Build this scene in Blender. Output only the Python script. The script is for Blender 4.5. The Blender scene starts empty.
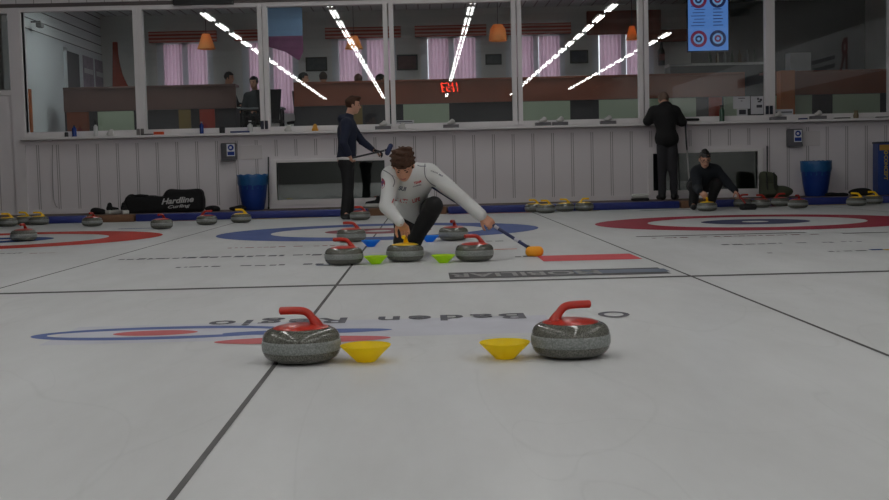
import bpy, bmesh, math, random
import numpy as np
from mathutils import Vector, Matrix, noise
from mathutils.bvhtree import BVHTree
random.seed(7); np.random.seed(7)
sc = bpy.context.scene
col = sc.collection
PI = math.pi

# ------------------------------------------------------------------ camera
F, CH, PITCH, ROLL, YAW = 1189.5, 0.6907, 0.0680, -0.0241, 0.0140
_cy, _sy, _cp, _sp, _cr, _sr = (math.cos(YAW), math.sin(YAW), math.cos(PITCH), math.sin(PITCH), math.cos(ROLL), math.sin(ROLL))
_right = Vector((_cy, -_sy, 0)); _fwd = Vector((_cp*_sy, _cp*_cy, -_sp)); _up = Vector((_sp*_sy, _sp*_cy, _cp))
CR = _right*_cr + _up*_sr
CU = _up*_cr - _right*_sr
CO = Vector((0, 0, CH))
cam_data = bpy.data.cameras.new('camera'); cam = bpy.data.objects.new('camera', cam_data); col.objects.link(cam)
cam_data.sensor_width = 36.0; cam_data.lens = F/889*36.0; cam_data.clip_start = .05; cam_data.clip_end = 300
M = Matrix.Identity(4)
for i in range(3):
    M[i][0] = CR[i]; M[i][1] = CU[i]; M[i][2] = -_fwd[i]; M[i][3] = CO[i]
cam.matrix_world = M
cam_data.dof.use_dof = False
sc.camera = cam

# ------------------------------------------------------------------ world (overcast daylight outside), exposure
w = bpy.data.worlds.new('World'); sc.world = w; w.use_nodes = True
bg = w.node_tree.nodes['Background']; bg.inputs[0].default_value = (.90, .94, 1, 1); bg.inputs[1].default_value = 1.8
sc.view_settings.view_transform = 'Standard'; sc.view_settings.look = 'None'
sc.view_settings.exposure = 0.06; sc.view_settings.gamma = 1.0; sc.view_settings.use_curve_mapping = False
TUBE_STRENGTH = 20.0          # fluorescent tubes of the hall, see fixtures
LOUNGE_FILL = 14.0  # strength of the unseen fill lights added in the lounge
sc.cycles.max_bounces = 8; sc.cycles.transparent_max_bounces = 16; sc.cycles.use_denoising = True
sc.cycles.caustics_reflective = False; sc.cycles.caustics_refractive = False
sc.cycles.sample_clamp_indirect = 4

# ------------------------------------------------------------------ picture measurements -> points in the hall
def ray(x, y):
    return _fwd + CR*((x-444.5)/F) - CU*((y-250)/F)
def at(x, y, Y):            # point on the plane at distance Y down the hall
    r = ray(x, y); return CO + r*(Y/r.y)
def ground(x, y, z=0.0):
    r = ray(x, y); return CO + r*((z-CH)/r.z)

# ------------------------------------------------------------------ materials
MATS = {}
def mat(name, c, rough=.6, metal=0.0, var=0.0, vscale=8.0, bump=0.0, bscale=60.0, spec=.5, emit=0, sub=None, coat=0):
    if name in MATS: return MATS[name]
    m = bpy.data.materials.new(name); m.use_nodes = True; nt = m.node_tree; b = nt.nodes['Principled BSDF']
    b.inputs['Base Color'].default_value = (*c, 1); b.inputs['Roughness'].default_value = rough
    b.inputs['Metallic'].default_value = metal; b.inputs['Specular IOR Level'].default_value = spec
    b.inputs['Coat Weight'].default_value = coat
    tc = nt.nodes.new('ShaderNodeTexCoord')
    if var > 0:
        n = nt.nodes.new('ShaderNodeTexNoise'); n.inputs['Scale'].default_value = vscale; n.inputs['Detail'].default_value = 4
        nt.links.new(tc.outputs['Object'], n.inputs['Vector'])
        mx = nt.nodes.new('ShaderNodeMix'); mx.data_type = 'RGBA'
        mx.inputs[6].default_value = (*[max(0, k*(1-var)) for k in c], 1); mx.inputs[7].default_value = (*[min(1, k*(1+var)) for k in c], 1)
        nt.links.new(n.outputs['Fac'], mx.inputs[0]); nt.links.new(mx.outputs[2], b.inputs['Base Color'])
    if bump > 0:
        n = nt.nodes.new('ShaderNodeTexNoise'); n.inputs['Scale'].default_value = bscale; n.inputs['Detail'].default_value = 3
        nt.links.new(tc.outputs['Object'], n.inputs['Vector'])
        bp = nt.nodes.new('ShaderNodeBump'); bp.inputs['Strength'].default_value = bump; bp.inputs['Distance'].default_value = .01
        nt.links.new(n.outputs['Fac'], bp.inputs['Height']); nt.links.new(bp.outputs['Normal'], b.inputs['Normal'])
    if emit:
        b.inputs['Emission Color'].default_value = (*c, 1); b.inputs['Emission Strength'].default_value = emit
    MATS[name] = m
    return m
def lin(r, g, b):
    f = lambda v: ((v/255+.055)/1.055)**2.4 if v > 10 else v/255/12.92
    return (f(r), f(g), f(b))

def glass_mat(name, base=.06, tint=(.93, .96, .95)):
    m = bpy.data.materials.new(name); m.use_nodes = True; nt = m.node_tree; nt.nodes.clear()
    out = nt.nodes.new('ShaderNodeOutputMaterial'); mix = nt.nodes.new('ShaderNodeMixShader')
    tr = nt.nodes.new('ShaderNodeBsdfTransparent'); gl = nt.nodes.new('ShaderNodeBsdfGlossy')
    tr.inputs[0].default_value = (*tint, 1); gl.inputs['Roughness'].default_value = 0.0; gl.inputs[0].default_value = (1, 1, 1, 1)
    lw = nt.nodes.new('ShaderNodeLayerWeight'); lw.inputs[0].default_value = .5
    p = nt.nodes.new('ShaderNodeMath'); p.operation = 'POWER'; p.inputs[1].default_value = 5
    ma = nt.nodes.new('ShaderNodeMath'); ma.operation = 'MULTIPLY_ADD'; ma.inputs[1].default_value = 1-base; ma.inputs[2].default_value = base
    nt.links.new(lw.outputs['Facing'], p.inputs[0]); nt.links.new(p.outputs[0], ma.inputs[0]); nt.links.new(ma.outputs[0], mix.inputs[0])
    nt.links.new(tr.outputs[0], mix.inputs[1]); nt.links.new(gl.outputs[0], mix.inputs[2]); nt.links.new(mix.outputs[0], out.inputs[0])
    return m
GLASS = glass_mat('window_glass', .05, (.965, .98, .975))

def ice_layer(nt, color=None, socket=None, normal=None):
    """ice or paint under ice: scattering body with a soft sheen that grows slowly towards grazing view"""
    nt.nodes.remove(nt.nodes['Principled BSDF']); out = nt.nodes['Material Output']; L = nt.links.new
    d = nt.nodes.new('ShaderNodeBsdfDiffuse'); g = nt.nodes.new('ShaderNodeBsdfGlossy'); g.inputs['Roughness'].default_value = .20; mix = nt.nodes.new('ShaderNodeMixShader')
    lw = nt.nodes.new('ShaderNodeLayerWeight'); lw.inputs[0].default_value = .5
    p = nt.nodes.new('ShaderNodeMath'); p.operation = 'POWER'; p.inputs[1].default_value = 4
    ma = nt.nodes.new('ShaderNodeMath'); ma.operation = 'MULTIPLY_ADD'; ma.inputs[1].default_value = .17; ma.inputs[2].default_value = .035
    L(lw.outputs['Facing'], p.inputs[0]); L(p.outputs[0], ma.inputs[0]); L(ma.outputs[0], mix.inputs[0])
    if socket: L(socket, d.inputs[0])
    else: d.inputs[0].default_value = (*color, 1)
    if normal: L(normal, g.inputs['Normal'])
    L(d.outputs[0], mix.inputs[1]); L(g.outputs[0], mix.inputs[2]); L(mix.outputs[0], out.inputs[0])
def ice_mat():
    m = bpy.data.materials.new('pebbled_ice'); m.use_nodes = True; nt = m.node_tree
    L = nt.links.new
    tc = nt.nodes.new('ShaderNodeTexCoord')
    def noise_(scale, det=4, vec=None, rough=.55, dist=0):
        n = nt.nodes.new('ShaderNodeTexNoise'); n.inputs['Scale'].default_value = scale; n.inputs['Detail'].default_value = det
        n.inputs['Roughness'].default_value = rough; n.inputs['Distortion'].default_value = dist
        L(vec or tc.outputs['Object'], n.inputs['Vector']); return n
    mp = nt.nodes.new('ShaderNodeMapping'); mp.inputs['Scale'].default_value = (1.3, .35, 1); L(tc.outputs['Object'], mp.inputs[0])
    n1 = noise_(1.2, 6, mp.outputs[0], .65)
    n2 = noise_(9, 5)
    # long faint curved scratches left by stones and shoes
    def scratch(scale, w_, rot):
        mq = nt.nodes.new('ShaderNodeMapping'); mq.inputs['Scale'].default_value = (1, .28, 1); mq.inputs['Rotation'].default_value = (0, 0, rot); L(tc.outputs['Object'], mq.inputs[0])
        n3 = noise_(scale, 1, mq.outputs[0], .4, 1.2)
        s = nt.nodes.new('ShaderNodeMath'); s.operation = 'SUBTRACT'; s.inputs[1].default_value = .5; L(n3.outputs['Fac'], s.inputs[0])
        a = nt.nodes.new('ShaderNodeMath'); a.operation = 'ABSOLUTE'; L(s.outputs[0], a.inputs[0])
        r = nt.nodes.new('ShaderNodeMapRange'); r.inputs[1].default_value = 0; r.inputs[2].default_value = w_; r.inputs[3].default_value = 1; r.inputs[4].default_value = 0; L(a.outputs[0], r.inputs[0])
        return r
    s1 = scratch(1.1, .006, .5); s2 = scratch(1.7, .005, -.7)
    ad = nt.nodes.new('ShaderNodeMath'); ad.operation = 'ADD'; L(s1.outputs[0], ad.inputs[0]); L(s2.outputs[0], ad.inputs[1])
    mk = nt.nodes.new('ShaderNodeMath'); mk.operation = 'MULTIPLY'; L(ad.outputs[0], mk.inputs[0]); L(n2.outputs['Fac'], mk.inputs[1])
    cr = nt.nodes.new('ShaderNodeValToRGB'); L(n1.outputs['Fac'], cr.inputs[0])
    cr.color_ramp.elements[0].position = .3; cr.color_ramp.elements[0].color = (.60, .605, .605, 1)
    cr.color_ramp.elements[1].position = .7; cr.color_ramp.elements[1].color = (.70, .71, .715, 1)
    mx = nt.nodes.new('ShaderNodeMix'); mx.data_type = 'RGBA'; L(cr.outputs[0], mx.inputs[6]); mx.inputs[7].default_value = (.42, .43, .43, 1)
    sca = nt.nodes.new('ShaderNodeMath'); sca.operation = 'MULTIPLY'; sca.inputs[1].default_value = .22; L(mk.outputs[0], sca.inputs[0]); L(sca.outputs[0], mx.inputs[0])
    n4 = noise_(160, 2); bp = nt.nodes.new('ShaderNodeBump'); bp.inputs['Strength'].default_value = .12; bp.inputs['Distance'].default_value = .002
    L(n4.outputs['Fac'], bp.inputs['Height']); ice_layer(nt, socket=mx.outputs[2], normal=bp.outputs['Normal'])
    return m
ICE = ice_mat()
def ice_paint(name, c, var=.12):
    if name in MATS: return MATS[name]
    m = bpy.data.materials.new(name); m.use_nodes = True; nt = m.node_tree; tc = nt.nodes.new('ShaderNodeTexCoord'); n = nt.nodes.new('ShaderNodeTexNoise'); n.inputs['Scale'].default_value = 4; n.inputs['Detail'].default_value = 4
    nt.links.new(tc.outputs['Object'], n.inputs['Vector']); mx = nt.nodes.new('ShaderNodeMix'); mx.data_type = 'RGBA'; nt.links.new(n.outputs['Fac'], mx.inputs[0])
    mx.inputs[6].default_value = (*[k*(1-var) for k in c], 1); mx.inputs[7].default_value = (*[min(1, k*(1+var)+.01) for k in c], 1)
    ice_layer(nt, socket=mx.outputs[2]); MATS[name] = m
    return m

def granite(name, c1, c2, rough, scale=220):
    m = bpy.data.materials.new(name); m.use_nodes = True; nt = m.node_tree; b = nt.nodes['Principled BSDF']
    tc = nt.nodes.new('ShaderNodeTexCoord'); n = nt.nodes.new('ShaderNodeTexNoise'); n.inputs['Scale'].default_value = scale; n.inputs['Detail'].default_value = 3; n.inputs['Roughness'].default_value = .7
    nt.links.new(tc.outputs['Object'], n.inputs['Vector']); cr = nt.nodes.new('ShaderNodeValToRGB')
    cr.color_ramp.elements[0].position = .40; cr.color_ramp.elements[0].color = (*c1, 1)
    cr.color_ramp.elements[1].position = .62; cr.color_ramp.elements[1].color = (*c2, 1)
    nt.links.new(n.outputs['Fac'], cr.inputs[0]); nt.links.new(cr.outputs[0], b.inputs['Base Color']); b.inputs['Roughness'].default_value = rough
    return m
def curtain_mat():
    m = bpy.data.materials.new('curtain_cloth'); m.use_nodes = True; nt = m.node_tree; nt.nodes.clear()
    out = nt.nodes.new('ShaderNodeOutputMaterial'); mix = nt.nodes.new('ShaderNodeMixShader'); mix.inputs[0].default_value = .55
    d = nt.nodes.new('ShaderNodeBsdfDiffuse'); t = nt.nodes.new('ShaderNodeBsdfTranslucent')
    d.inputs[0].default_value = (.72, .60, .66, 1); t.inputs[0].default_value = (.94, .78, .86, 1)
    nt.links.new(d.outputs[0], mix.inputs[1]); nt.links.new(t.outputs[0], mix.inputs[2]); nt.links.new(mix.outputs[0], out.inputs[0])
    return m

def emis(name, c, s):
    m = bpy.data.materials.new(name); m.use_nodes = True; nt = m.node_tree; nt.nodes.clear()
    out = nt.nodes.new('ShaderNodeOutputMaterial'); e = nt.nodes.new('ShaderNodeEmission'); e.inputs[0].default_value = (*c, 1); e.inputs[1].default_value = s
    nt.links.new(e.outputs[0], out.inputs[0]); return m

# ------------------------------------------------------------------ mesh helpers
def finish(name, bm, m, parent=None, smooth=False, loc=None):
    me = bpy.data.meshes.new(name); bm.normal_update(); bm.to_mesh(me); bm.free()
    ms = m if isinstance(m, (list, tuple)) else [m]
    for k in ms: me.materials.append(k)
    if smooth:
        me.polygons.foreach_set('use_smooth', [True]*len(me.polygons))
        if smooth != 'all':
            try: me.set_sharp_from_angle(angle=math.radians(38))
            except Exception: pass
    o = bpy.data.objects.new(name, me); col.objects.link(o)
    if parent: o.parent = parent
    if loc is not None: o.location = loc
    return o
def tag(o, label=None, cat=None, group=None, kind=None):
    if label: o['label'] = label
    if cat: o['category'] = cat
    if group: o['group'] = group
    if kind: o['kind'] = kind
    return o
def empty(name, loc=(0, 0, 0), rz=0, label=None, cat=None, group=None):
    o = bpy.data.objects.new(name, None); o.empty_display_size = .1; col.objects.link(o); o.location = loc; o.rotation_euler = (0, 0, rz)
    return tag(o, label, cat, group)
def struct(name, bm, m, parent=None, **k):
    o = finish(name, bm, m, parent, **k)
    if parent is None: o['kind'] = 'structure'
    return o
def bx(bm, x0, x1, y0, y1, z0, z1, mi=0, bev=0, seg=2):
    r = bmesh.ops.create_cube(bm, size=1)['verts']
    for v in r:
        v.co.x = (x0+x1)/2 + v.co.x*(x1-x0); v.co.y = (y0+y1)/2 + v.co.y*(y1-y0); v.co.z = (z0+z1)/2 + v.co.z*(z1-z0)
    fs = set(f for v in r for f in v.link_faces)
    for f in fs: f.material_index = mi
    if bev > 0:
        es = list(set(e for v in r for e in v.link_edges))
        rr = bmesh.ops.bevel(bm, geom=es, offset=bev, segments=seg, affect='EDGES', profile=.5)
        for f in rr['faces']: f.material_index = mi
def boxes(*bs, bev=0):
    bm = bmesh.new()
    for b in bs: bx(bm, *b, bev=bev)
    return bm
def lathe(bm, prof, seg=32, c=(0, 0, 0), mi=0, closed=False):
    rings = []
    for (r, z) in prof:
        if r < 1e-6: rings.append([bm.verts.new((c[0], c[1], c[2]+z))])
        else: rings.append([bm.verts.new((c[0]+r*math.cos(2*PI*i/seg), c[1]+r*math.sin(2*PI*i/seg), c[2]+z)) for i in range(seg)])
    for a, b in zip(rings, rings[1:]):
        for i in range(seg):
            j = (i+1) % seg
            if len(a) == 1 and len(b) == 1: continue
            if len(a) == 1: f = bm.faces.new((a[0], b[j], b[i]))
            elif len(b) == 1: f = bm.faces.new((a[i], a[j], b[0]))
            else: f = bm.faces.new((a[i], a[j], b[j], b[i]))
            f.material_index = mi
    bmesh.ops.recalc_face_normals(bm, faces=bm.faces)
def tube(bm, pts, rad, seg=12, mi=0, flat=None):
    pts = [Vector(p) for p in pts]
    rad = rad if isinstance(rad, (list, tuple)) else [rad]*len(pts)
    rings = []; prev = None
    for i, p in enumerate(pts):
        t = (pts[min(i+1, len(pts)-1)]-pts[max(i-1, 0)]).normalized()
        if prev is None:
            a = Vector((0, 0, 1)) if abs(t.z) < .9 else Vector((1, 0, 0)); n = t.cross(a).normalized()
        else:
            n = (prev - t*prev.dot(t)).normalized()
        prev = n; b = t.cross(n)
        fx = flat[i] if flat else 1
        rings.append([bm.verts.new(p + (n*math.cos(2*PI*k/seg) + b*fx*math.sin(2*PI*k/seg))*rad[i]) for k in range(seg)])
    for a, b in zip(rings, rings[1:]):
        for k in range(seg):
            f = bm.faces.new((a[k], a[(k+1) % seg], b[(k+1) % seg], b[k])); f.material_index = mi
    for r_, rev in ((rings[0], True), (rings[-1], False)):
        f = bm.faces.new(r_[::-1] if rev else r_); f.material_index = mi
    bmesh.ops.recalc_face_normals(bm, faces=bm.faces)
def catmull(P, n=6):
    P = [Vector(p) for p in P]; out = []
    Q = [P[0]] + P + [P[-1]]
    for i in range(1, len(Q)-2):
        for k in range(n):
            t = k/n; a, b, c, d = Q[i-1], Q[i], Q[i+1], Q[i+2]
            out.append(.5*((2*b) + (c-a)*t + (2*a-5*b+4*c-d)*t*t + (3*b-a-3*c+d)*t**3))
    out.append(P[-1]); return out
def poly_prism(bm, pts, axis_pt, ext, mi=0):
    vs = [bm.verts.new(p) for p in pts]; f = bm.faces.new(vs); f.material_index = mi
    r = bmesh.ops.extrude_face_region(bm, geom=[f]); nv = [g for g in r['geom'] if isinstance(g, bmesh.types.BMVert)]
    for v in nv: v.co += Vector(ext)
    bmesh.ops.recalc_face_normals(bm, faces=bm.faces)
def text_bm(s, size=1.0, shear=0.0, depth=0.0, align='CENTER', bold=0.0, space=1.0):
    cu = bpy.data.curves.new('t', 'FONT'); cu.body = s; cu.size = size; cu.shear = shear; cu.extrude = depth; cu.offset = bold
    cu.align_x = align; cu.align_y = 'CENTER'; cu.resolution_u = 3; cu.space_character = space
    o = bpy.data.objects.new('t', cu); col.objects.link(o); bpy.context.view_layer.update()
    me = bpy.data.meshes.new_from_object(o.evaluated_get(bpy.context.evaluated_depsgraph_get()))
    bm = bmesh.new(); bm.from_mesh(me); bpy.data.objects.remove(o); bpy.data.curves.remove(cu); bpy.data.meshes.remove(me)
    return bm
def fit_bm(bm, w_, h_):
    xs = [v.co.x for v in bm.verts]; ys = [v.co.y for v in bm.verts]
    cx, cy = (min(xs)+max(xs))/2, (min(ys)+max(ys))/2; sx, sy = w_/(max(xs)-min(xs)), h_/(max(ys)-min(ys))
    for v in bm.verts: v.co.x = (v.co.x-cx)*sx; v.co.y = (v.co.y-cy)*sy
    return bm
def kids(o): return [c for c in bpy.data.objects if c.parent == o]
_treecache = {}
def copy_tree(o, parent=None):
    c = o.copy(); col.objects.link(c); c.parent = parent
    for ch in _treecache.setdefault(o.name, kids(o)): copy_tree(ch, c)
    return c

# ------------------------------------------------------------------ smooth solids: distance fields meshed by surface nets
def V(*a): return np.array(a, float)
def cap(a, b, ra, rb=None, k=.02):
    a, b = np.array(a, float), np.array(b, float); rb = ra if rb is None else rb
    ab = b-a; L2 = max(ab@ab, 1e-9)
    def f(P):
        t = np.clip((P-a)@ab/L2, 0, 1); return np.linalg.norm(P-a-t[:, None]*ab, axis=1)-(ra+(rb-ra)*t)
    return (f, k)
def ell(c, R, axes=None, k=.02):
    c = np.array(c, float); R = np.array(R, float); A = np.eye(3) if axes is None else np.array(axes, float)
    def f(P):
        q = (P-c)@A.T; k0 = np.linalg.norm(q/R, axis=1); k1 = np.linalg.norm(q/(R*R), axis=1)
        return k0*(k0-1)/np.maximum(k1, 1e-6)
    return (f, k)
def rbox(c, h, r, axes=None, k=.02):
    c = np.array(c, float); h = np.array(h, float)-r; A = np.eye(3) if axes is None else np.array(axes, float)
    def f(P):
        q = np.abs((P-c)@A.T)-h
        return np.linalg.norm(np.maximum(q, 0), axis=1)+np.minimum(q.max(axis=1), 0)-r
    return (f, k)
def field(prims, cuts=(), wob=None):
    def F_(P):
        d = prims[0][0](P)
        for f, k in prims[1:]:
            e = f(P)
            if k > 0:
                h = np.clip(.5+.5*(e-d)/k, 0, 1); d = e*(1-h)+d*h-k*h*(1-h)
            else: d = np.minimum(d, e)
        if wob is not None: d = d + wob(P)
        for c in cuts: d = np.maximum(d, -c(P))
        return d
    return F_
def wobble(amp, fr, seed=0):
    rs = np.random.RandomState(seed); D = rs.randn(5, 3); D /= np.linalg.norm(D, axis=1)[:, None]; ph = rs.rand(5)*6
    def f(P):
        s = 0
        for d, p in zip(D, ph): s = s+np.sin(P@d*fr+p)
        return s*amp/2
    return f
def nets(F_, lo, hi, h):
    lo = np.array(lo, float); hi = np.array(hi, float)
    B = 8; n = np.ceil((hi-lo)/h/B).astype(int)*B
    G = np.full(n+1, 1e3, np.float32)
    nb = n//B
    bc = np.stack(np.meshgrid(*[np.arange(k) for k in nb], indexing='ij'), -1).reshape(-1, 3)
    cen = lo+(bc+.5)*B*h
    d = F_(cen); rad = B*h*.5*1.74*1.25+.012
    inside = d < -rad; act = np.abs(d) <= rad
    for b in bc[inside]:
        G[b[0]*B:b[0]*B+B+1, b[1]*B:b[1]*B+B+1, b[2]*B:b[2]*B+B+1] = -1e3
    off = np.stack(np.meshgrid(*[np.arange(B+1)]*3, indexing='ij'), -1).reshape(-1, 3)
    ab = bc[act]
    for s in range(0, len(ab), 400):
        ch = ab[s:s+400]; idx = (ch[:, None, :]*B+off[None]).reshape(-1, 3)
        val = F_(lo+idx*h); G[idx[:, 0], idx[:, 1], idx[:, 2]] = val
    S = G < 0
    c = np.zeros(np.array(S.shape)-1, np.int8)
    for dx in (0, 1):
        for dy in (0, 1):
            for dz in (0, 1): c += S[dx:S.shape[0]-1+dx, dy:S.shape[1]-1+dy, dz:S.shape[2]-1+dz]
    cells = np.argwhere((c > 0) & (c < 8))
    vid = np.full(c.shape, -1, np.int32); vid[tuple(cells.T)] = np.arange(len(cells))
    acc = np.zeros((len(cells), 3)); cnt = np.zeros(len(cells))
    cor = [(i, j, k) for i in (0, 1) for j in (0, 1) for k in (0, 1)]
    for a in cor:
        for ax in range(3):
            if a[ax]: continue
            b = list(a); b[ax] = 1
            va = G[tuple((cells+a).T)]; vb = G[tuple((cells+b).T)]
            m = (va < 0) != (vb < 0); t = np.where(m, va/np.where(m, va-vb, 1), 0)
            p = np.array(a, float)[None].repeat(len(cells), 0); p[:, ax] += t
            acc[m] += p[m]; cnt[m] += 1
    verts = lo+(cells+acc/np.maximum(cnt, 1)[:, None])*h
    quads = []
    for ax in range(3):
        u, v = (ax+1) % 3, (ax+2) % 3
        sl0 = [slice(None)]*3; sl1 = [slice(None)]*3; sl0[ax] = slice(0, -1); sl1[ax] = slice(1, None)
        A, Bq = S[tuple(sl0)], S[tuple(sl1)]
        e = np.argwhere(A != Bq)
        e = e[(e[:, u] > 0) & (e[:, v] > 0) & (e[:, u] < c.shape[u]) & (e[:, v] < c.shape[v])]
        fl = A[tuple(e.T)]
        def g(du, dv):
            q = e.copy(); q[:, u] -= du; q[:, v] -= dv; return vid[tuple(q.T)]
        Q = np.stack([g(1, 1), g(0, 1), g(0, 0), g(1, 0)], 1)
        Q[~fl] = Q[~fl][:, ::-1]; quads.append(Q[(Q >= 0).all(1)])
    return verts, np.concatenate(quads)
def solid(name, prims, m, parent=None, h=.01, cuts=(), wob=None, pad=.03, relax=1, lo=None, hi=None):
    """mesh a distance field; bounds are found from sample points given by lo/hi"""
    F_ = field(prims, cuts, wob)
    v, q = nets(F_, np.array(lo)-pad, np.array(hi)+pad, h)
    me = bpy.data.meshes.new(name)
    me.vertices.add(len(v)); me.vertices.foreach_set('co', v.astype(np.float32).ravel())
    me.loops.add(q.size); me.loops.foreach_set('vertex_index', q.astype(np.int32).ravel())
    me.polygons.add(len(q)); me.polygons.foreach_set('loop_start', np.arange(0, q.size, 4, dtype=np.int32))
    try: me.polygons.foreach_set('loop_total', np.full(len(q), 4, np.int32))
    except Exception: pass
    me.polygons.foreach_set('use_smooth', np.ones(len(q), bool))
    me.update(calc_edges=True); me.validate()
    me.materials.append(m)
    o = bpy.data.objects.new(name, me); col.objects.link(o)
    if parent: o.parent = parent
    return o
def local_to(o, parent):      # verts are in world coordinates: express them in the parent's frame
    p = parent.location
    n = len(o.data.vertices); a = np.empty(n*3, np.float32); o.data.vertices.foreach_get('co', a)
    a = a.reshape(-1, 3)-np.array(p, np.float32); o.data.vertices.foreach_set('co', a.ravel()); o.data.update()
def project_bm(bm, target, o, ex, ey, d, lift=.003, origin_off=(0, 0, 0)):
    """lay a flat outline onto a cloth mesh (world coords) along direction d"""
    me = target.data; n = len(me.vertices); a = np.empty(n*3, np.float32); me.vertices.foreach_get('co', a); a = a.reshape(-1, 3)
    t = BVHTree.FromPolygons([tuple(p) for p in a+np.array(origin_off, np.float32)], [tuple(p.vertices) for p in me.polygons])
    o = Vector(o); ex = Vector(ex); ey = Vector(ey); d = Vector(d).normalized(); last = o
    for v in bm.verts:
        s = o+ex*v.co.x+ey*v.co.y-d*.5
        hit = t.ray_cast(s, d, 1.5)
        if hit[0] is not None: last = hit[0]; v.co = hit[0]-d*lift
        else: v.co = last-d*lift
    return bm

# ================================================================== THE SETTING
WY = 19.9                                   # front face of the end wall
CX, SW, TEE, HOG = -0.5625, 4.334, 13.62, 7.218
XL, XR, YB, ZC = -11.2, 10.0, -31.0, 5.35
ice_o = struct('floor', boxes((XL, XR, YB, 18.45, -.2, 0)), ICE)
tag(ice_o, 'pale pebbled curling ice with painted lines and rings')

# painted marks under the surface of the ice
def flat_mark(name, pts, m, z=.0012):
    bm = bmesh.new(); bm.faces.new([bm.verts.new((p[0], p[1], z)) for p in pts]); bmesh.ops.recalc_face_normals(bm, faces=bm.faces)
    if bm.faces[:][0].normal.z < 0: bmesh.ops.reverse_faces(bm, faces=bm.faces)
    return finish(name, bm, m, ice_o)
def strip(name, x0, x1, y0, y1, m, z=.0012): return flat_mark(name, [(x0, y0), (x1, y0), (x1, y1), (x0, y1)], m, z)
def ring(name, cx, cy, r0, r1, m, z=.0016, sy=1.0, seg=72):
    bm = bmesh.new()
    o_ = [bm.verts.new((cx+r1*math.cos(2*PI*i/seg), cy+sy*r1*math.sin(2*PI*i/seg), z)) for i in range(seg)]
    if r0 <= 0: bm.faces.new(o_)
    else:
        i_ = [bm.verts.new((cx+r0*math.cos(2*PI*i/seg), cy+sy*(r0 if sy == 1 else r0)*math.sin(2*PI*i/seg), z)) for i in range(seg)]
        for k in range(seg): j = (k+1) % seg; bm.faces.new((o_[k], o_[j], i_[j], i_[k]))
    return finish(name, bm, m, ice_o)
BLACKP = ice_paint('black_line_paint', lin(100, 99, 99), .3); REDP = ice_paint('red_ring_paint', lin(188, 64, 54)); BLUEP = ice_paint('blue_ring_paint', lin(42, 66, 122))
DREDP = ice_paint('crimson_ring_paint', lin(158, 56, 70)); NAVYP = ice_paint('navy_ring_paint', lin(76, 80, 108)); LBLUEP = ice_paint('faded_blue_paint', lin(82, 100, 152))
WHITEP = ice_paint('white_paint', (.66, .66, .65)); GREYP = ice_paint('grey_sponsor_paint', lin(98, 98, 100)); LILAC = ice_paint('pale_lilac_paint', lin(203, 204, 213))
YELP = ice_paint('yellow_paint', lin(205, 165, 70)); REDS = ice_paint('pink_red_paint', lin(204, 88, 92)); DKT = ice_paint('dark_lettering_paint', lin(106, 106, 112), .25)
ORP = ice_paint('orange_paint', lin(215, 110, 70))
for k in range(-2, 3):
    for half in (0, 1):
        x = CX+SW*k+half*SW/2
        if XL < x < XR and not (half == 0 and k != 0):
            strip('sheet_line', x-.009, x+.009, YB, 18.2, BLACKP)
for k in (-1, 1): strip('sheet_line', CX+SW*k-.006, CX+SW*k+.006, YB, 12.0 if k > 0 else 11.6, GREYP) if False else None
strip('hog_line', XL+.3, XR-.3, HOG-.045, HOG+.045, BLACKP, .0014)
def house(k, c_out, c_in, c_but, nm):
    x = CX+SW*k
    ring('outer_ring', x, TEE, 1.22, 1.83, c_out); ring('inner_ring', x, TEE, .15 if c_but else 0, .61, c_in)
    if c_but: ring('button', x, TEE, 0, .15, c_but)
house(-1, REDP, BLUEP, WHITEP, 'l'); house(0, ice_paint('faded_blue_ring_paint', lin(86, 102, 152)), ice_paint('faded_red_ring_paint', lin(148, 92, 98)), WHITEP, 'c'); house(1, DREDP, NAVYP, WHITEP, 'r')
# edge colours in front of the bumper
for (xa, xb, m) in ((170, 199, DREDP), (234, 322, YELP), (448, 533, REDP), (0, 48, YELP), (764, 792, DREDP), (800, 850, YELP), (588, 600, YELP)):
    a = ground(xa, 219); b = ground(xb, 219); strip('edge_stripe', a.x*18.1/a.y, b.x*18.1/b.y, 18.04, 18.17, m)
# the wine coloured bar and faded grey parts behind and across the right house
a = ground(645, 215.5); b = ground(800, 215)
def px_strip(name, xa, ya, xb, yb, ta, m, z=.002):
    """thin stripe of depth ta metres whose middle runs between two measured points (same distance)"""
    p, q = ground(xa, ya), ground(xb, yb); y = (p.y+q.y)/2
    return strip(name, p.x*y/p.y, q.x*y/q.y, y-ta/2, y+ta/2, m, z)
px_strip('painted_stripe', 636, 236.3, 806, 233.2, .10, BLACKP); px_strip('painted_stripe', 842, 233.3, 889, 232.6, .09, BLACKP)
px_strip('painted_stripe', 118, 229, 160, 228, .12, BLUEP); px_strip('painted_stripe', 640, 210.8, 690, 209.6, .12, NAVYP)
px_strip('painted_stripe', 540, 258.2, 636, 257.0, .56, REDS); px_strip('painted_stripe', 494, 249.6, 517, 249.0, .06, ORP)
px_strip('painted_stripe', 870, 250, 884, 249.6, .10, BLUEP); px_strip('painted_stripe', 884, 250, 900, 249.6, .10, YELP)
px_strip('painted_stripe', 316, 265.5, 330, 265, .05, LBLUEP)
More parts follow.
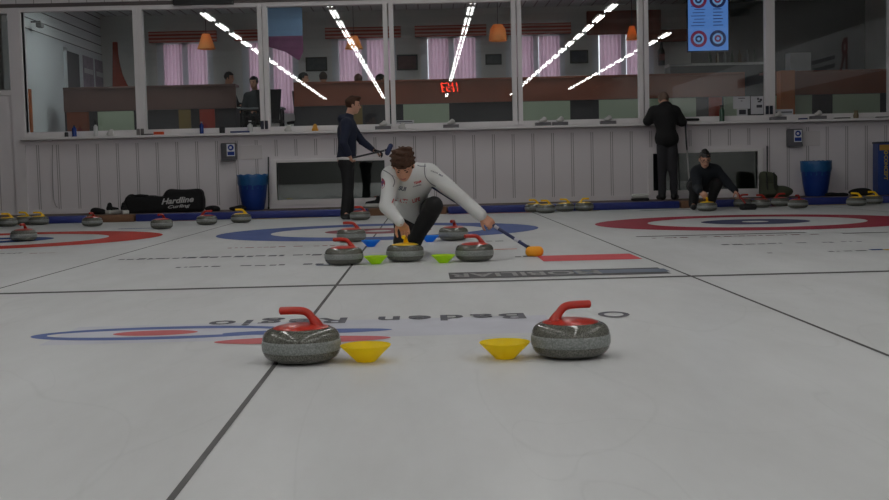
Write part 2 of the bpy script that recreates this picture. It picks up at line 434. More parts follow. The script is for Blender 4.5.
# lines of small print, mirrored towards the far end: unreadable dashes
def print_line(xa, ya, xb, yb, depth, m, dens=.72, seed=0):
    rnd = random.Random(seed); p, q = ground(xa, ya), ground(xb, yb); y = (p.y+q.y)/2; x = p.x*y/p.y; xe = q.x*y/q.y
    bm = bmesh.new()
    while x < xe:
        w_ = rnd.uniform(.02, .09); 
        if rnd.random() < dens:
            yy = y+rnd.uniform(-.2, .2)*depth; d = depth*rnd.uniform(.5, 1)
            bm.faces.new([bm.verts.new(c) for c in ((x, yy-d/2, .002), (x+w_, yy-d/2, .002), (x+w_, yy+d/2, .002), (x, yy+d/2, .002))])
        x += w_+rnd.uniform(.008, .03)
    return finish('lettering', bm, m, ice_o)
print_line(222, 248.6, 335, 245.4, .10, ice_paint('red_print', lin(150, 110, 108)), .7, 1)
print_line(120, 260.0, 325, 254.4, .16, DKT, .8, 2); print_line(176, 267.8, 322, 264, .10, DKT, .8, 3)
print_line(652, 237.7, 810, 235.2, .10, ice_paint('wine_print', lin(110, 62, 70)), .75, 4)
print_line(722, 244.8, 858, 241.8, .10, DKT, .8, 5); print_line(755, 254, 866, 250.4, .07, GREYP, .6, 6)
print_line(0, 253.8, 20, 253.3, .12, DKT, .9, 7); print_line(25, 253.6, 52, 253, .06, ice_paint('red_print', lin(150, 110, 108)), .8, 8)
print_line(440, 258.7, 532, 256.6, .12, GREYP, .55, 9); print_line(486, 241.5, 520, 240.5, .12, ice_paint('green_grey_print', lin(105, 118, 116)), .8, 10)
print_line(118, 260, 150, 259.2, .10, DKT, .8, 11)
# grey sponsor bar just beyond the hog line
p, q = ground(449, 274.5), ground(664, 271.5); yb = 7.66
strip('sponsor_bar', p.x*yb/p.y, q.x*yb/q.y, yb-.24, yb+.22, GREYP, .002)
strip('sponsor_bar_wave', .95, 1.55, yb-.10, yb+.13, ice_paint('pale_blue_paint', lin(120, 128, 142)), .0024)
bm = fit_bm(text_bm('MOBILIAR', 1, bold=.02), .98, .26)
for v in bm.verts: v.co = Vector((.62-v.co.x, yb-v.co.y, .0028))
finish('lettering', bm, ice_paint('light_print', lin(148, 148, 148)), ice_o)
# name and oval emblem nearest to the camera
def at_px(p, y): return p.x*y/p.y
def map_oval(name, xa, xb, yc, d, r_in, m, z):
    """oval on the ice between two measured columns, centred at depth yc, of depth d"""
    cx, w_ = (xa+xb)/2, (xb-xa)/2
    bm = bmesh.new(); seg = 64
    O = [bm.verts.new((cx+w_*math.cos(2*PI*i/seg), yc+d/2*math.sin(2*PI*i/seg), z)) for i in range(seg)]
    if r_in:
        I = [bm.verts.new((cx+w_*r_in[0]*math.cos(2*PI*i/seg), yc+d/2*r_in[1]*math.sin(2*PI*i/seg), z)) for i in range(seg)]
        for k in range(seg): j = (k+1) % seg; bm.faces.new((O[k], O[j], I[j], I[k]))
    else: bm.faces.new(O)
    return finish(name, bm, m, ice_o)
gx = lambda x, y: ground(x, y)
EMB = ice_paint('emblem_blue', lin(104, 118, 164), .2); EMR = ice_paint('emblem_red', lin(198, 112, 114), .15)
p = gx(30, 337); q = gx(270, 330)
strip('emblem_band', gx(40, 345).x, gx(560, 333).x, 4.92, 5.50, LILAC, .0008)
map_oval('emblem_ring', gx(30, 337).x, gx(290, 331).x, ground(30, 336.5).y, .42, (.88, .58), EMB, .0014)
map_oval('emblem_heart', gx(114, 334).x, gx(198, 332).x, ground(157, 333.3).y, .17, None, EMR, .0018)
map_oval('emblem_lens', gx(216, 341).x, gx(391, 337).x, ground(303, 340.2).y, .20, None, EMR, .0018)
map_oval('emblem_lens', gx(220, 336).x, gx(392, 331).x, ground(300, 332.2).y, .15, None, EMB, .0022)
bm = fit_bm(text_bm('Baden Regio', 1, bold=.025, space=1.25), gx(527, 319).x-gx(208, 324).x, .27)
cx = (gx(527, 319).x+gx(208, 324).x)/2
for v in bm.verts: v.co = Vector((cx-v.co.x, 5.52-v.co.y, .0024))
finish('lettering', bm, DKT, ice_o)
map_oval('lettering_ring', gx(598, 315).x, gx(630, 315).x, 5.45, .22, (.62, .6), DKT, .0024)

# hall shell
WALLG = mat('grey_mauve_board', lin(236, 231, 234), rough=.55, var=.06, vscale=1.2)
WALLD = mat('joint_grey', lin(176, 170, 172), rough=.8)  # greyer tone of the board joints, also on slats and cable
HALLW = mat('hall_side_panel', (.22, .22, .215), rough=.6, var=.06, vscale=1)
CEIL = mat('hall_ceiling_board', (.20, .21, .20), rough=.8, var=.08, vscale=2)
struct('wall_left', boxes((XL-.2, XL, YB, WY+.2, 0, ZC)), HALLW); struct('wall_right', boxes((XR, XR+.2, YB, WY+.2, 0, ZC)), HALLW)
struct('wall_front', boxes((XL-.2, XR+.2, YB-.2, YB, 0, ZC)), HALLW)
bm = boxes((XL-.2, XR+.2, YB-.2, WY+.2, ZC, ZC+.2))
for i in range(17): bx(bm, XL, XR, YB+1.2+i*3.0, YB+1.36+i*3.0, ZC-.22, ZC)
struct('ceiling', bm, CEIL)

# the end wall, with window openings
def PX(x, y=125): return at(x, y, WY).x
ZT, ZB = 3.43, 1.46
G = [(-1.5+PX(11, 50)+1.5-2.0, PX(10.5, 50), 2.16, ZT-.02), (PX(24, 75), PX(135, 75), ZB-.02, ZT), (PX(144, 70), PX(259, 70), ZB, ZT), (PX(268.5, 66), PX(384, 66), ZB, ZT), (PX(394.5, 64), PX(512, 64), ZB, ZT),
     (PX(522, 60), PX(638.5, 60), ZB, ZT+.03), (PX(648.5, 56), PX(765.5, 56), ZB, ZT+.03), (PX(774.5, 52), PX(889, 52), ZB, ZT+.03), (PX(899, 52), PX(1005, 52), ZB, ZT+.03)]
BW = [(PX(277, 180), PX(385, 180), .24, .86), (PX(653, 170), PX(757.5, 170), .24, .86)]
bm = bmesh.new()
T0, T1 = WY, WY+.16
# solid zones: below windows, above windows, strip by strip
def wall_zone(z0, z1, holes):
    xs = sorted([(a, b) for a, b in holes]); x = XL
    for a, b in xs:
        if a > x: bx(bm, x, a, T0, T1, z0, z1)
        x = b
    bx(bm, x, XR, T0, T1, z0, z1)
wall_zone(0, .24, []); wall_zone(.24, .86, [(a, b) for a, b, _, _ in BW]); wall_zone(.86, ZB, [])
wall_zone(ZB, 2.16, [(G[1][0], G[-1][1])]); wall_zone(2.16, ZT-.02, [(G[0][0], G[0][1]), (G[1][0], G[-1][1])]); wall_zone(ZT-.02, 3.46, [(G[1][0], G[-1][1])]); wall_zone(3.46, ZC, [])
wb = struct('wall_back', bm, WALLG)
# board joints on the lower and upper wall
bm = bmesh.new(); X0 = at(513.7, 170, WY).x
k = -60
while k < 40:
    x = X0+.329*k; k += 1
    if x < XL+.2 or x > XR-.1: continue
    under = any(a-.12 < x < b+.10 for a, b, _, _ in BW)
    lo_z = .97 if under else .165
    if x < PX(20, 180): lo_z, hi = .165, (1.98 if x < PX(11, 90) else 1.98)
    else: hi = 1.245
    for dx in (-.016, .016): bx(bm, x+dx-.006, x+dx+.006, T0-.004, T0+.001, lo_z, hi)
for k in range(-36, 34):
    x = .29*k
    if XL+.2 < x < XR-.2: bx(bm, x-.006, x+.006, T0-.004, T0+.001, 3.56, ZC-.02)
finish('board_joints', bm, WALLD, wb)
bm = boxes((PX(24, 140), XR, T0-.03, T0+.001, 1.245, 1.315), (XL, XR, T0-.02, T0+.001, .10, .178))
finish('rail', bm, WALLG, wb)
FRM = mat('painted_window_frame', lin(238, 234, 235), rough=.4, var=.03, vscale=3)
struct('trim_1', boxes((PX(24.5, 140), XR, WY-.24, WY+.12, 1.325, 1.365), bev=.006), mat('ledge_board', lin(232, 229, 229), rough=.35))
struct('trim_2', boxes((PX(12, 100), PX(23.5, 100), WY-.035, WY+.02, .10, 3.5)), WALLG)
struct('trim_3', boxes((XL, XR, WY-.05, WY, 3.50, 3.56)), mat('dark_top_rail', lin(96, 88, 88), rough=.5))
struct('trim_4', boxes((XL, XR, WY-.025, WY+.0, 3.44, 3.50)), FRM)
DARKGL = glass_mat('dark_window_glass', base=.13, tint=(.8, .86, .84))
def window(n, g, gl, sill=True, fw=.075):
    a, b, z0, z1 = g
    r = empty('window_%d' % n, ((a+b)/2, WY, z0)); r['kind'] = 'structure'
    ox, oz = (a+b)/2, z0
    fm = boxes((a-fw-ox, a-ox, -.03, .12, -.06, z1-oz+.05), (b-ox, b+fw-ox, -.03, .12, -.06, z1-oz+.05), (a-ox, b-ox, -.03, .12, z1-oz, z1-oz+.05), (a-ox, b-ox, -.03, .12, -.085, 0), bev=.004)
    finish('window_frame', fm, FRM, r)
    finish('window_pane', boxes((a-ox-.005, b-ox+.005, .045, .053, -.005, z1-oz+.005)), gl, r)
    return r
for i, g in enumerate(G): window(i+1, g, GLASS)
for i, g in enumerate(BW): window(10+i, g, DARKGL, fw=.09)
# dark cellar behind the low windows
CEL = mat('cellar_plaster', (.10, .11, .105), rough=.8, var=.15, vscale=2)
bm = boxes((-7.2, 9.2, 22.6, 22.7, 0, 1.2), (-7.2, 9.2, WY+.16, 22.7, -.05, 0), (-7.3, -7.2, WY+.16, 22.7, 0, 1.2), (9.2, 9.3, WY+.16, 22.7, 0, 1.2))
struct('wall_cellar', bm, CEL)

# walkway in front of the wall and its foam bumper
WALK = mat('walkway_timber', lin(98, 82, 74), rough=.7, var=.15, vscale=4)
struct('floor_walkway', boxes((XL, XR, 18.42, WY, 0, .10)), WALK)
BLF = mat('blue_foam_vinyl', lin(30, 44, 118), rough=.45, var=.12, vscale=3); BRF = mat('brown_timber_kerb', lin(118, 84, 60), rough=.7, var=.2, vscale=6)
def bump_x(x): g_ = ground(x, 214); return g_.x*18.2/g_.y
segs = [(-60, 84, 'b'), (85, 133, 'w'), (134, 368, 'b'), (369, 447, 'w'), (448, 681, 'b'), (682, 713, 'w'), (714, 868, 'b'), (869, 1020, 'b')]
names = {0: 'blue foam bumper at the left edge behind the yellow stones', 1: 'brown timber kerb piece left of the long black bag', 2: 'blue foam bumper running beneath the black bag and left bin', 3: 'brown timber kerb piece behind the crouching player in white',
         4: 'blue foam bumper behind the row of yellow stones in mid wall', 5: 'brown timber kerb piece behind the crouching player in black', 6: 'blue foam bumper below the right blue bin', 7: 'blue foam bumper in front of the blue sign at right edge'}
for i, (xa, xb, c) in enumerate(segs):
    a, b = bump_x(xa), bump_x(xb)
    o = finish('foam_bumper' if c == 'b' else 'timber_kerb', boxes(((a-b)/2+.005, (b-a)/2-.005, -.08, .08, 0, .112), bev=.02 if c == 'b' else .006), BLF if c == 'b' else BRF, loc=((a+b)/2, 18.34, .0005), smooth=True)
    tag(o, names[i], 'bumper' if c == 'b' else 'kerb', 'bumper pieces along the end of the ice')

# ------------------------------------------------------------------ the lounge behind the glass
LF, LC, LY, LXL, LXR = 1.20, 4.15, 26.0, -6.93, 9.6
LW = mat('lounge_plaster', (.66, .67, .65), rough=.8, var=.05, vscale=1.5)
LWW = mat('lounge_white_wall', (.62, .66, .68), rough=.7, var=.04, vscale=1.5)
struct('floor_lounge', boxes((-9.5, LXR, WY+.16, LY, LF-.1, LF)), mat('lounge_floor', (.09, .08, .075), rough=.6, var=.1))
bm = boxes((-9.5, LXR, WY+.0, LY+.1, LC, LC+.1))
struct('ceiling_lounge', bm, mat('lounge_ceiling', (.80, .83, .83), rough=.7))
bm = bmesh.new()
for i in range(64):
    x = LXL+.25*i+.1
    if x < LXR: bx(bm, x-.01, x+.01, WY+.2, LY, LC-.012, LC+.0)
finish('ceiling_slats', bm, WALLD, bpy.data.objects['ceiling_lounge'])
def LX(x, y=60): return at(x, y, LY).x
wins = [(156, 214), (241, 299), (331, 397), (420, 482), (505, 566), (591, 655)]
WZ0, WZ1 = 1.95, 3.60
bm = bmesh.new(); x = -9.5
holes = []
for (a, b) in wins: holes.append((LX(a)+.02, LX(b)-.02))
for a, b in holes: bx(bm, x, a, LY, LY+.25, LF, LC); x = b; bx(bm, a, b, LY, LY+.25, LF, WZ0); bx(bm, a, b, LY, LY+.25, WZ1, LC)
bx(bm, x, LXR+.1, LY, LY+.25, LF, LC)
struct('wall_lounge_back', bm, LW)
struct('wall_lounge_far_left', boxes((-9.6, -9.5, WY+.16, LY+.25, LF, LC)), LW)
struct('wall_lounge_right', boxes((LXR, LXR+.1, WY+.16, LY, LF, LC)), LW)
CURT = curtain_mat(); WFR = mat('lounge_window_frame', (.62, .68, .70), rough=.4)
ST = mat('valance_stripes', lin(190, 100, 84), rough=.8)
_nt = ST.node_tree; _w = _nt.nodes.new('ShaderNodeTexWave'); _w.bands_direction = 'Z'; _w.inputs['Scale'].default_value = 4.2; _w.inputs['Distortion'].default_value = .4
_tc = _nt.nodes.new('ShaderNodeTexCoord'); _cr = _nt.nodes.new('ShaderNodeValToRGB'); _nt.links.new(_tc.outputs['Object'], _w.inputs[0]); _nt.links.new(_w.outputs['Fac'], _cr.inputs[0]); _nt.links.new(_cr.outputs[0], _nt.nodes['Principled BSDF'].inputs['Base Color'])
_cr.color_ramp.elements[0].position = .4; _cr.color_ramp.elements[0].color = (*lin(176, 66, 50), 1); _cr.color_ramp.elements[1].position = .6; _cr.color_ramp.elements[1].color = (*lin(206, 160, 148), 1)
PINK = 'pink curtains of the lounge windows'
wdesc = ['first lounge window from the left', 'second lounge window from the left', 'third lounge window', 'fourth lounge window', 'fifth lounge window', 'last lounge window on the right']
for i, (a, b) in enumerate(holes):
    r = empty('window_%d' % (12+i), ((a+b)/2, LY, WZ0)); r['kind'] = 'structure'; hw = (b-a)/2; hh = WZ1-WZ0
    finish('window_frame', boxes((-hw, -hw+.15, .02, .12, 0, hh), (hw-.13, hw, .02, .12, 0, hh), (-.07, .07, .02, .12, 0, hh), (-hw, hw, .02, .12, hh-.09, hh), (-hw, hw, .02, .12, 0, .08)), WFR, r)
    finish('window_pane', boxes((-hw+.02, hw-.02, .066, .072, .02, hh-.02)), GLASS, r)
    for s in (0, 1):
        bm = bmesh.new(); x0 = -hw+.16 if s == 0 else .07; x1 = -.05 if s == 0 else hw-.12; n = 40
        top = []; bot = []
        for th in (0, .004):
            rows = []
            for z in (.02, hh-.10):
                rows.append([bm.verts.new((x0+(x1-x0)*k/n, -.07+.028*math.sin(k*.8+s)+th, z)) for k in range(n+1)])
            for k in range(n): bm.faces.new((rows[0][k], rows[0][k+1], rows[1][k+1], rows[1][k]))
        o = finish('curtain', bm, CURT, loc=((a+b)/2, LY, WZ0), smooth='all')
        tag(o, 'pale pink pleated curtain, %s half of the %s' % (('left', 'right')[s], wdesc[i]), 'curtain', PINK)
    wide = i == 5
    vb = boxes((-hw-.12, hw+.12, -.20, -.10, 0, .50 if wide else .23), bev=.01)
    o = finish('valance', vb, mat('brown_blind', lin(130, 66, 50), rough=.8, var=.3, vscale=7) if wide else ST, loc=((a+b)/2, LY, WZ1-.10 if wide else WZ1-.06))
    tag(o, ('wide dark brown blind of the ' if wide else 'red striped fabric valance above the ')+wdesc[i], 'valance')
# left side wall of the lounge with a door opening look and posters, sloping soffit slats
bm = boxes((LXL-.1, LXL, WY+.30, LY, LF, 3.32))
struct('wall_lounge_left', bm, LWW)
bm = boxes((LXL-.1, LXL-.004, WY+.30, LY, 3.32, LC))
struct('trim_5', bm, mat('upper_boards', (.74, .78, .78), rough=.6))
bm = boxes(*[(LXL-.006, LXL+.004, WY+.30, LY, 3.32+.19*i, 3.335+.19*i) for i in range(5)])
finish('board_joints', bm, mat('joint_dark', (.05, .05, .055)), bpy.data.objects['trim_5'])
def side_quad(name, ya, yb, z0, z1, m, th=.03, parent=None):
    return finish(name, boxes((LXL, LXL+th, ya, yb, z0, z1)), m, parent)
def YSIDE(x): # depth on the left lounge wall seen in column x
    return LXL/((ray(x, 70).x)/(ray(x, 70).y))
d = empty('door_1', (LXL, YSIDE(71), LF)); d['kind'] = 'structure'
y0, y1 = YSIDE(65), YSIDE(77.5)
finish('door_leaf', boxes((.0, .04, y0-d.location.y, y1-d.location.y, 0, 1.95)), mat('dark_door', (.035, .04, .045), rough=.5), d)
finish('door_handle', boxes((.04, .09, y0-d.location.y+.08, y0-d.location.y+.2, .95, .98)), mat('steel', (.5, .5, .5), rough=.3, metal=1), d)
finish('door_frame', boxes((0, .05, y0-d.location.y-.06, y0-d.location.y, 0, 2.0), (0, .05, y1-d.location.y, y1-d.location.y+.06, 0, 2.0), (0, .05, y0-d.location.y-.06, y1-d.location.y+.06, 1.95, 2.02)), LWW, d)
for (xa, xb, lab) in ((83, 93, 'dark poster with white heading, nearer the door on the left lounge wall'), (95, 105, 'dark poster with white heading, farther from the door on the left lounge wall')):
    ya, yb_ = YSIDE(xa), YSIDE(xb)
    o = empty('poster', (LXL, ya, 1.9), 0, lab, 'poster')
    finish('sheet', boxes((.002, .012, 0, yb_-ya, .2, 1.28)), mat('poster_grey', lin(140, 128, 142), rough=.5, var=.5, vscale=5), o)
    finish('heading', boxes((.013, .016, .05, yb_-ya-.05, .93, 1.03)), mat('poster_white', lin(190, 190, 195)), o)
# draped red cloth in the left corner
bm = bmesh.new()
poly = [tuple(at(x, y, 25.95)) for x, y in ((112.5, 42), (117, 42), (117.5, 52), (119, 62), (122, 74), (126, 83), (131, 92), (112.5, 92))]
poly = [(p[0], 25.95, p[2]) for p in poly]
poly_prism(bm, poly, None, (0, .048, 0)); o = finish('drape', bm, mat('red_drape', lin(168, 60, 40), rough=.8, var=.2, vscale=4)); tag(o, 'red draped cloth in the far left corner of the lounge', 'drape')
o = empty('security_camera', (LXL+.16, 21.4, 3.45), 0, 'small grey camera under the boarded soffit left', 'camera')
finish('bracket', boxes((-.155, .015, -.015, .015, 0, .03)), mat('cam_grey', (.25, .25, .25)), o); finish('housing', boxes((-.05, .05, -.08, .08, -.09, 0), bev=.015), mat('cam_grey', (.25, .25, .25)), o)

# serving counter: brown upper panels, pale green lower panels
CY = 22.0
BRG = mat('counter_wood_reflect', lin(98, 74, 70), rough=.3, var=.25, vscale=3); BRN = mat('counter_wood', lin(122, 62, 40), rough=.35, var=.22, vscale=2.5); PGR = mat('pale_green_panel', lin(168, 182, 160), rough=.45, var=.05); DKG = mat('counter_dark_base', lin(56, 54, 60), rough=.6, var=.15)  # left counter wood: grey of the window reflection mixed into its colour
def CXp(x, y=100): return at(x, y, CY).x
def counter(name, xa, xb, greens, label, BRN=BRN):
    a, b = CXp(xa), CXp(xb); r = empty(name, ((a+b)/2, CY, LF), 0, label, 'counter', 'serving counters behind the windows'); ox = (a+b)/2
    finish('upper_panel', boxes((a-ox, b-ox, 0, .05, .70, 1.10)), BRN, r)
    finish('counter_top', boxes((a-ox, b-ox, -.02, .45, 1.10, 1.14), bev=.005), BRN, r)
    finish('base', boxes((a-ox, b-ox, .03, .40, 0, .70)), DKG, r)
    for (ga, gb, m) in greens: finish('lower_panel', boxes((CXp(ga)-ox, CXp(gb)-ox, .0, .03, .05, .69)), m, r)
ORG = mat('orange_panel', lin(168, 88, 30), rough=.5, var=.1); OLV = mat('olive_panel', lin(120, 100, 52), rough=.5); RED2 = mat('dark_red_panel', lin(150, 50, 36), rough=.5)
counter('serving_counter', 63.5, 236, [(66, 88, BRN), (97, 133, PGR), (178, 190, OLV), (199, 214, RED2)], 'brown counter with reflection grey in its colour, behind the two left windows', BRG)
counter('serving_counter', 294, 745, [(349, 362, OLV), (403, 449, PGR), (522, 570, PGR), (599, 639, PGR), (648, 696, PGR), (709, 722, RED2), (724, 738, PGR)], 'long brown counter behind the middle windows')
counter('serving_counter', 766, 905, [(775, 812, PGR), (833, 880, PGR)], 'brown counter behind the right windows')
o = finish('post', boxes((-6.74, -6.62, 20.22, 20.32, LF, 2.20)), ORG); tag(o, 'orange upright panel at the far left window', 'panel')
o = finish('cabinet', boxes((CXp(776), CXp(790), 21.7, 21.96, LF, 2.33)), ORG); tag(o, 'orange upright locker in front of the right counter', 'box')
o = finish('cabinet', boxes((CXp(792), CXp(813), 22.1, 22.4, 2.342, 2.68)), mat('grey_box', (.25, .25, .26))); tag(o, 'white box standing on the right counter', 'box')

# fill lights added to brighten the lounge, unseen above the window heads
for i, (x, nm) in enumerate(((-5.2, 'behind the leftmost big window'), (-1.2, 'above the seated guests'), (2.4, 'behind the middle windows'))):
    r = empty('lounge_fill_light', (x, 21.6, LC-.25), 0, 'added unseen flat fill light '+nm, 'ceiling light', 'added unseen lounge fill lights')
    finish('frame', boxes((-.64, -.605, -.18, .18, -.05, 0), (.605, .64, -.18, .18, -.05, 0), (-.605, .605, -.18, -.145, -.05, 0), (-.605, .605, .145, .18, -.05, 0)), LWW, r); [finish('hanger', boxes((q_-.005, q_+.005, -.005, .005, -.01, .249)), LWW, r) for q_ in (-.5, .5)]; finish('fill_panel', boxes((-.6, .6, -.14, .14, -.045, -.01)), emis('lounge_fill_glow', (.95, 1, 1), LOUNGE_FILL), r)
# pendant lamps
def pendant(x, y0, y1, wpx, Y, label, dome=False):
    p = at(x, y1, Y); q = at(x, y0, Y); r_ = wpx/2*Y/F; hh = q.z-p.z
    r = empty('pendant_lamp', (p.x, Y, p.z), 0, label, 'lamp', 'orange lounge lamps')
    prof = [(r_, 0), (r_*.98, hh*.25), (r_*.82, hh*.75), (r_*.5, hh), (r_*.48, hh*.99), (r_*.79, hh*.74), (r_*.95, hh*.25), (r_*.97, 0)] if dome else [(r_, 0), (r_*.42, hh), (r_*.39, hh), (r_*.97, 0)]
    bm = bmesh.new(); lathe(bm, prof+[prof[0]], 28); finish('lamp_shade', bm, LSH, r, smooth=True)
    bm = bmesh.new(); tube(bm, [(0, 0, hh*.9), (0, 0, LC-p.z)], .006, 6); finish('cord', bm, mat('dark_cord', (.03, .03, .03)), r)
    bm = bmesh.new(); lathe(bm, [(0, hh*.2), (.035, hh*.35), (.04, hh*.55), (.015, hh*.85), (0, hh*.95)], 12); finish('bulb', bm, emis('warm_bulb', (1, .62, .3), 4), r)
LSH = bpy.data.materials.new('orange_shade'); LSH.use_nodes = True
_b = LSH.node_tree.nodes['Principled BSDF']; _b.inputs['Base Color'].default_value = (.80, .42, .14, 1); _b.inputs['Roughness'].default_value = .6
_o = LSH.node_tree.nodes['Material Output']; _t = LSH.node_tree.nodes.new('ShaderNodeBsdfTranslucent'); _t.inputs[0].default_value = (.9, .5, .2, 1); _mx = LSH.node_tree.nodes.new('ShaderNodeMixShader')
_mx.inputs[0].default_value = .4; LSH.node_tree.links.new(_b.outputs[0], _mx.inputs[1]); LSH.node_tree.links.new(_t.outputs[0], _mx.inputs[2]); LSH.node_tree.links.new(_mx.outputs[0], _o.inputs[0])
pendant(206.5, 34, 49, 18, 23.4, 'orange cone pendant lamp in front of the first lounge window')
pendant(354, 36, 49, 18, 23.4, 'orange cone pendant lamp crossed by the row of light reflections')
pendant(498, 24.5, 41, 18, 23.4, 'orange dome pendant lamp near the middle of the lounge', True)
pendant(632, 26, 40, 12, 24.4, 'orange cone pendant lamp over the wide brown blind')

# pictures on the back wall
def picture(xa, xb, ya, yb_, label, m):
    p = at(xa, yb_, LY); q = at(xb, ya, LY); w_, h_ = q.x-p.x, q.z-p.z
    r = empty('framed_picture', ((p.x+q.x)/2, LY, p.z), 0, label, 'picture', 'framed pictures between the lounge windows')
    finish('frame', boxes((-w_/2, w_/2, -.03, -.001, 0, .03), (-w_/2, w_/2, -.03, -.001, h_-.03, h_), (-w_/2, -w_/2+.03, -.03, -.001, .03, h_-.03), (w_/2-.03, w_/2, -.03, -.001, .03, h_-.03)), mat('frame_dark', (.03, .03, .03)), r)
    finish('photo', boxes((-w_/2+.03, w_/2-.03, -.02, -.001, .03, h_-.03)), m, r)
picture(306, 327, 57, 71.5, 'framed team photo left of the third lounge window', mat('photo_a', (.06, .07, .08), var=.7, vscale=12))
picture(397, 417.5, 54.5, 70.5, 'framed reddish photo left of the fourth lounge window', mat('photo_b', (.10, .04, .04), var=.7, vscale=12))
picture(485.5, 501.5, 54, 65, 'framed grey photo right of the fourth lounge window', mat('photo_c', (.07, .075, .08), var=.7, vscale=12))
picture(570, 588, 50, 63.5, 'framed dark blue photo right of the fifth lounge window', mat('photo_d', (.035, .035, .06), var=.6, vscale=12))
# hanging banner, blue-white above, purple pennant below
Yh = 22.9
p = at(268, 55, Yh); q = at(302, 12, Yh); zz = at(285, 36, Yh).z; zt = at(285, 45, Yh).z
r = empty('hanging_banner', ((p.x+q.x)/2, Yh, p.z), 0, 'pale blue banner with red and purple pointed lower edge hanging in the lounge', 'banner'); w_ = (q.x-p.x)/2
finish('upper_cloth', boxes((-w_, w_, 0, .012, zz-p.z, q.z-p.z+.2), (-w_*.8, -w_*.78, 0, .01, q.z-p.z+.2, LC-p.z), (w_*.78, w_*.8, 0, .01, q.z-p.z+.2, LC-p.z)), mat('pale_blue_cloth', lin(120, 150, 185), rough=.8, var=.12, vscale=4), r)
bm = bmesh.new(); poly_prism(bm, [(-w_, 0, .16), (0, 0, .05), (w_*.75, 0, -.12), (w_, 0, .05), (w_, 0, zz-p.z), (-w_, 0, zz-p.z)], None, (0, .012, 0))
finish('pennant_edge', bm, mat('purple_red_cloth', lin(110, 60, 95), rough=.8, var=.5, vscale=6), r)
# big screen showing two target rings
Ys = 22.4
p = at(688.5, 51, Ys); q = at(728, -3, Ys)
r = empty('display_screen', ((p.x+q.x)/2, Ys, p.z), 0, 'tall glowing blue screen showing curling target rings', 'screen'); w_, h_ = (q.x-p.x)/2, q.z-p.z
finish('housing', boxes((-w_-.02, w_+.02, .012, .06, -.02, h_+.02)), mat('screen_black', (.01, .01, .012), rough=.3), r)
finish('panel', boxes((-w_, w_, .002, .012, 0, h_)), emis('screen_blue', (.10, .24, .62), .62), r)
def disc(parent, name, cx, cz, r0, r1, m, y=0.0, seg=32):
    bm = bmesh.new()
    o_ = [bm.verts.new((cx+r1*math.cos(2*PI*i/seg), y, cz+r1*math.sin(2*PI*i/seg))) for i in range(seg)]
    if r0 <= 0: bm.faces.new(o_[::-1])
    else:
        i_ = [bm.verts.new((cx+r0*math.cos(2*PI*i/seg), y, cz+r0*math.sin(2*PI*i/seg))) for i in range(seg)]
        for k in range(seg): j = (k+1) % seg; bm.faces.new((o_[k], i_[k], i_[j], o_[j]))
    return finish(name, bm, m, parent)
sr, sb, sw_ = emis('screen_red', (.16, .02, .06), .6), emis('screen_navy', (.02, .03, .10), .5), emis('screen_pale', (.16, .34, .62), .6)
for cx, c1, c2 in ((-w_*.48, sr, sb), (w_*.48, sb, sr)):
    for cz in (.22, h_-.04):
        disc(r, 'ring_graphic', cx, cz, .10, .155, c1, .0015); disc(r, 'ring_graphic', cx, cz, 0, .10, sw_, .0012); disc(r, 'ring_graphic', cx, cz, .03, .065, c2, .0008)
for i in range(7):
    finish('text_line', boxes((-w_*.85+.03*(i % 3), -w_*.2+.02*(i % 2), .0, .0015, .46+.06*i, .472+.06*i)), sb, r)
    finish('text_line', boxes((w_*.25, w_*.75-.03*(i % 2), .0, .0015, .46+.06*i, .475+.06*i)), sb, r)
# bar things at the right of the lounge
o = finish('wall_panel', boxes((at(650, 60, 25.6).x, at(690, 60, 25.6).x, 25.85, 25.98, at(670, 40, 25.6).z, at(670, 28, 25.6).z)), mat('brick_red', lin(140, 70, 52), rough=.8, var=.1)); tag(o, 'reddish panel on the back wall beside the blue screen', 'panel')
r = empty('bottle_sign', (at(669, 60, 25).x, 25.8, at(669, 62, 25).z), 0, 'dark bottle shaped sign hanging left of the blue screen', 'sign')
bm = bmesh.new(); lathe(bm, [(0, 0), (.07, 0), (.075, .05), (.075, .30), (.03, .40), (.028, .50), (0, .50)], 16); finish('bottle_body', bm, mat('bottle_dark', (.03, .02, .02), rough=.3), r, smooth=True)
finish('bottle_label', boxes((-.06, .06, -.078, -.07, .1, .24)), mat('lbl_red', lin(120, 30, 30)), r)
struct('wall_dim_cladding', boxes((at(692, 60, 25.9).x, LXR, 25.93, 25.99, LF, LC)), mat('dim_cladding_dark', (.07, .075, .08), rough=.5))  # dark cladding added to make the right end of the lounge look dim
r = empty('back_bar', (at(712, 60, 25).x, 25.4, LF), 0, 'dark shelf unit under the blue screen', 'cabinet')
finish('body', boxes((-.8, 1.4, 0, .5, 0, 1.55)), mat('bar_dark', (.02, .022, .028), rough=.4), r); finish('shelf_top', boxes((-.82, 1.42, -.02, .52, 1.55, 1.6)), mat('steel', (.5, .5, .5), rough=.3, metal=1), r)
for k in range(7):
    bm = bmesh.new(); lathe(bm, [(0, 0), (.035, 0), (.038, .16), (.014, .22), (.014, .28), (0, .28)], 10)
    o = finish('bottle', bm, mat('bottle_green%d' % (k % 3), ((.04, .07, .05), (.10, .08, .05), (.25, .26, .28))[k % 3], rough=.2), loc=(at(712, 60, 25).x+.1+k*.16, 25.6, LF+1.6), smooth=True)
    tag(o, 'small bottle standing on the dark shelf unit of the bar', 'bottle', 'bottles on the bar shelf')
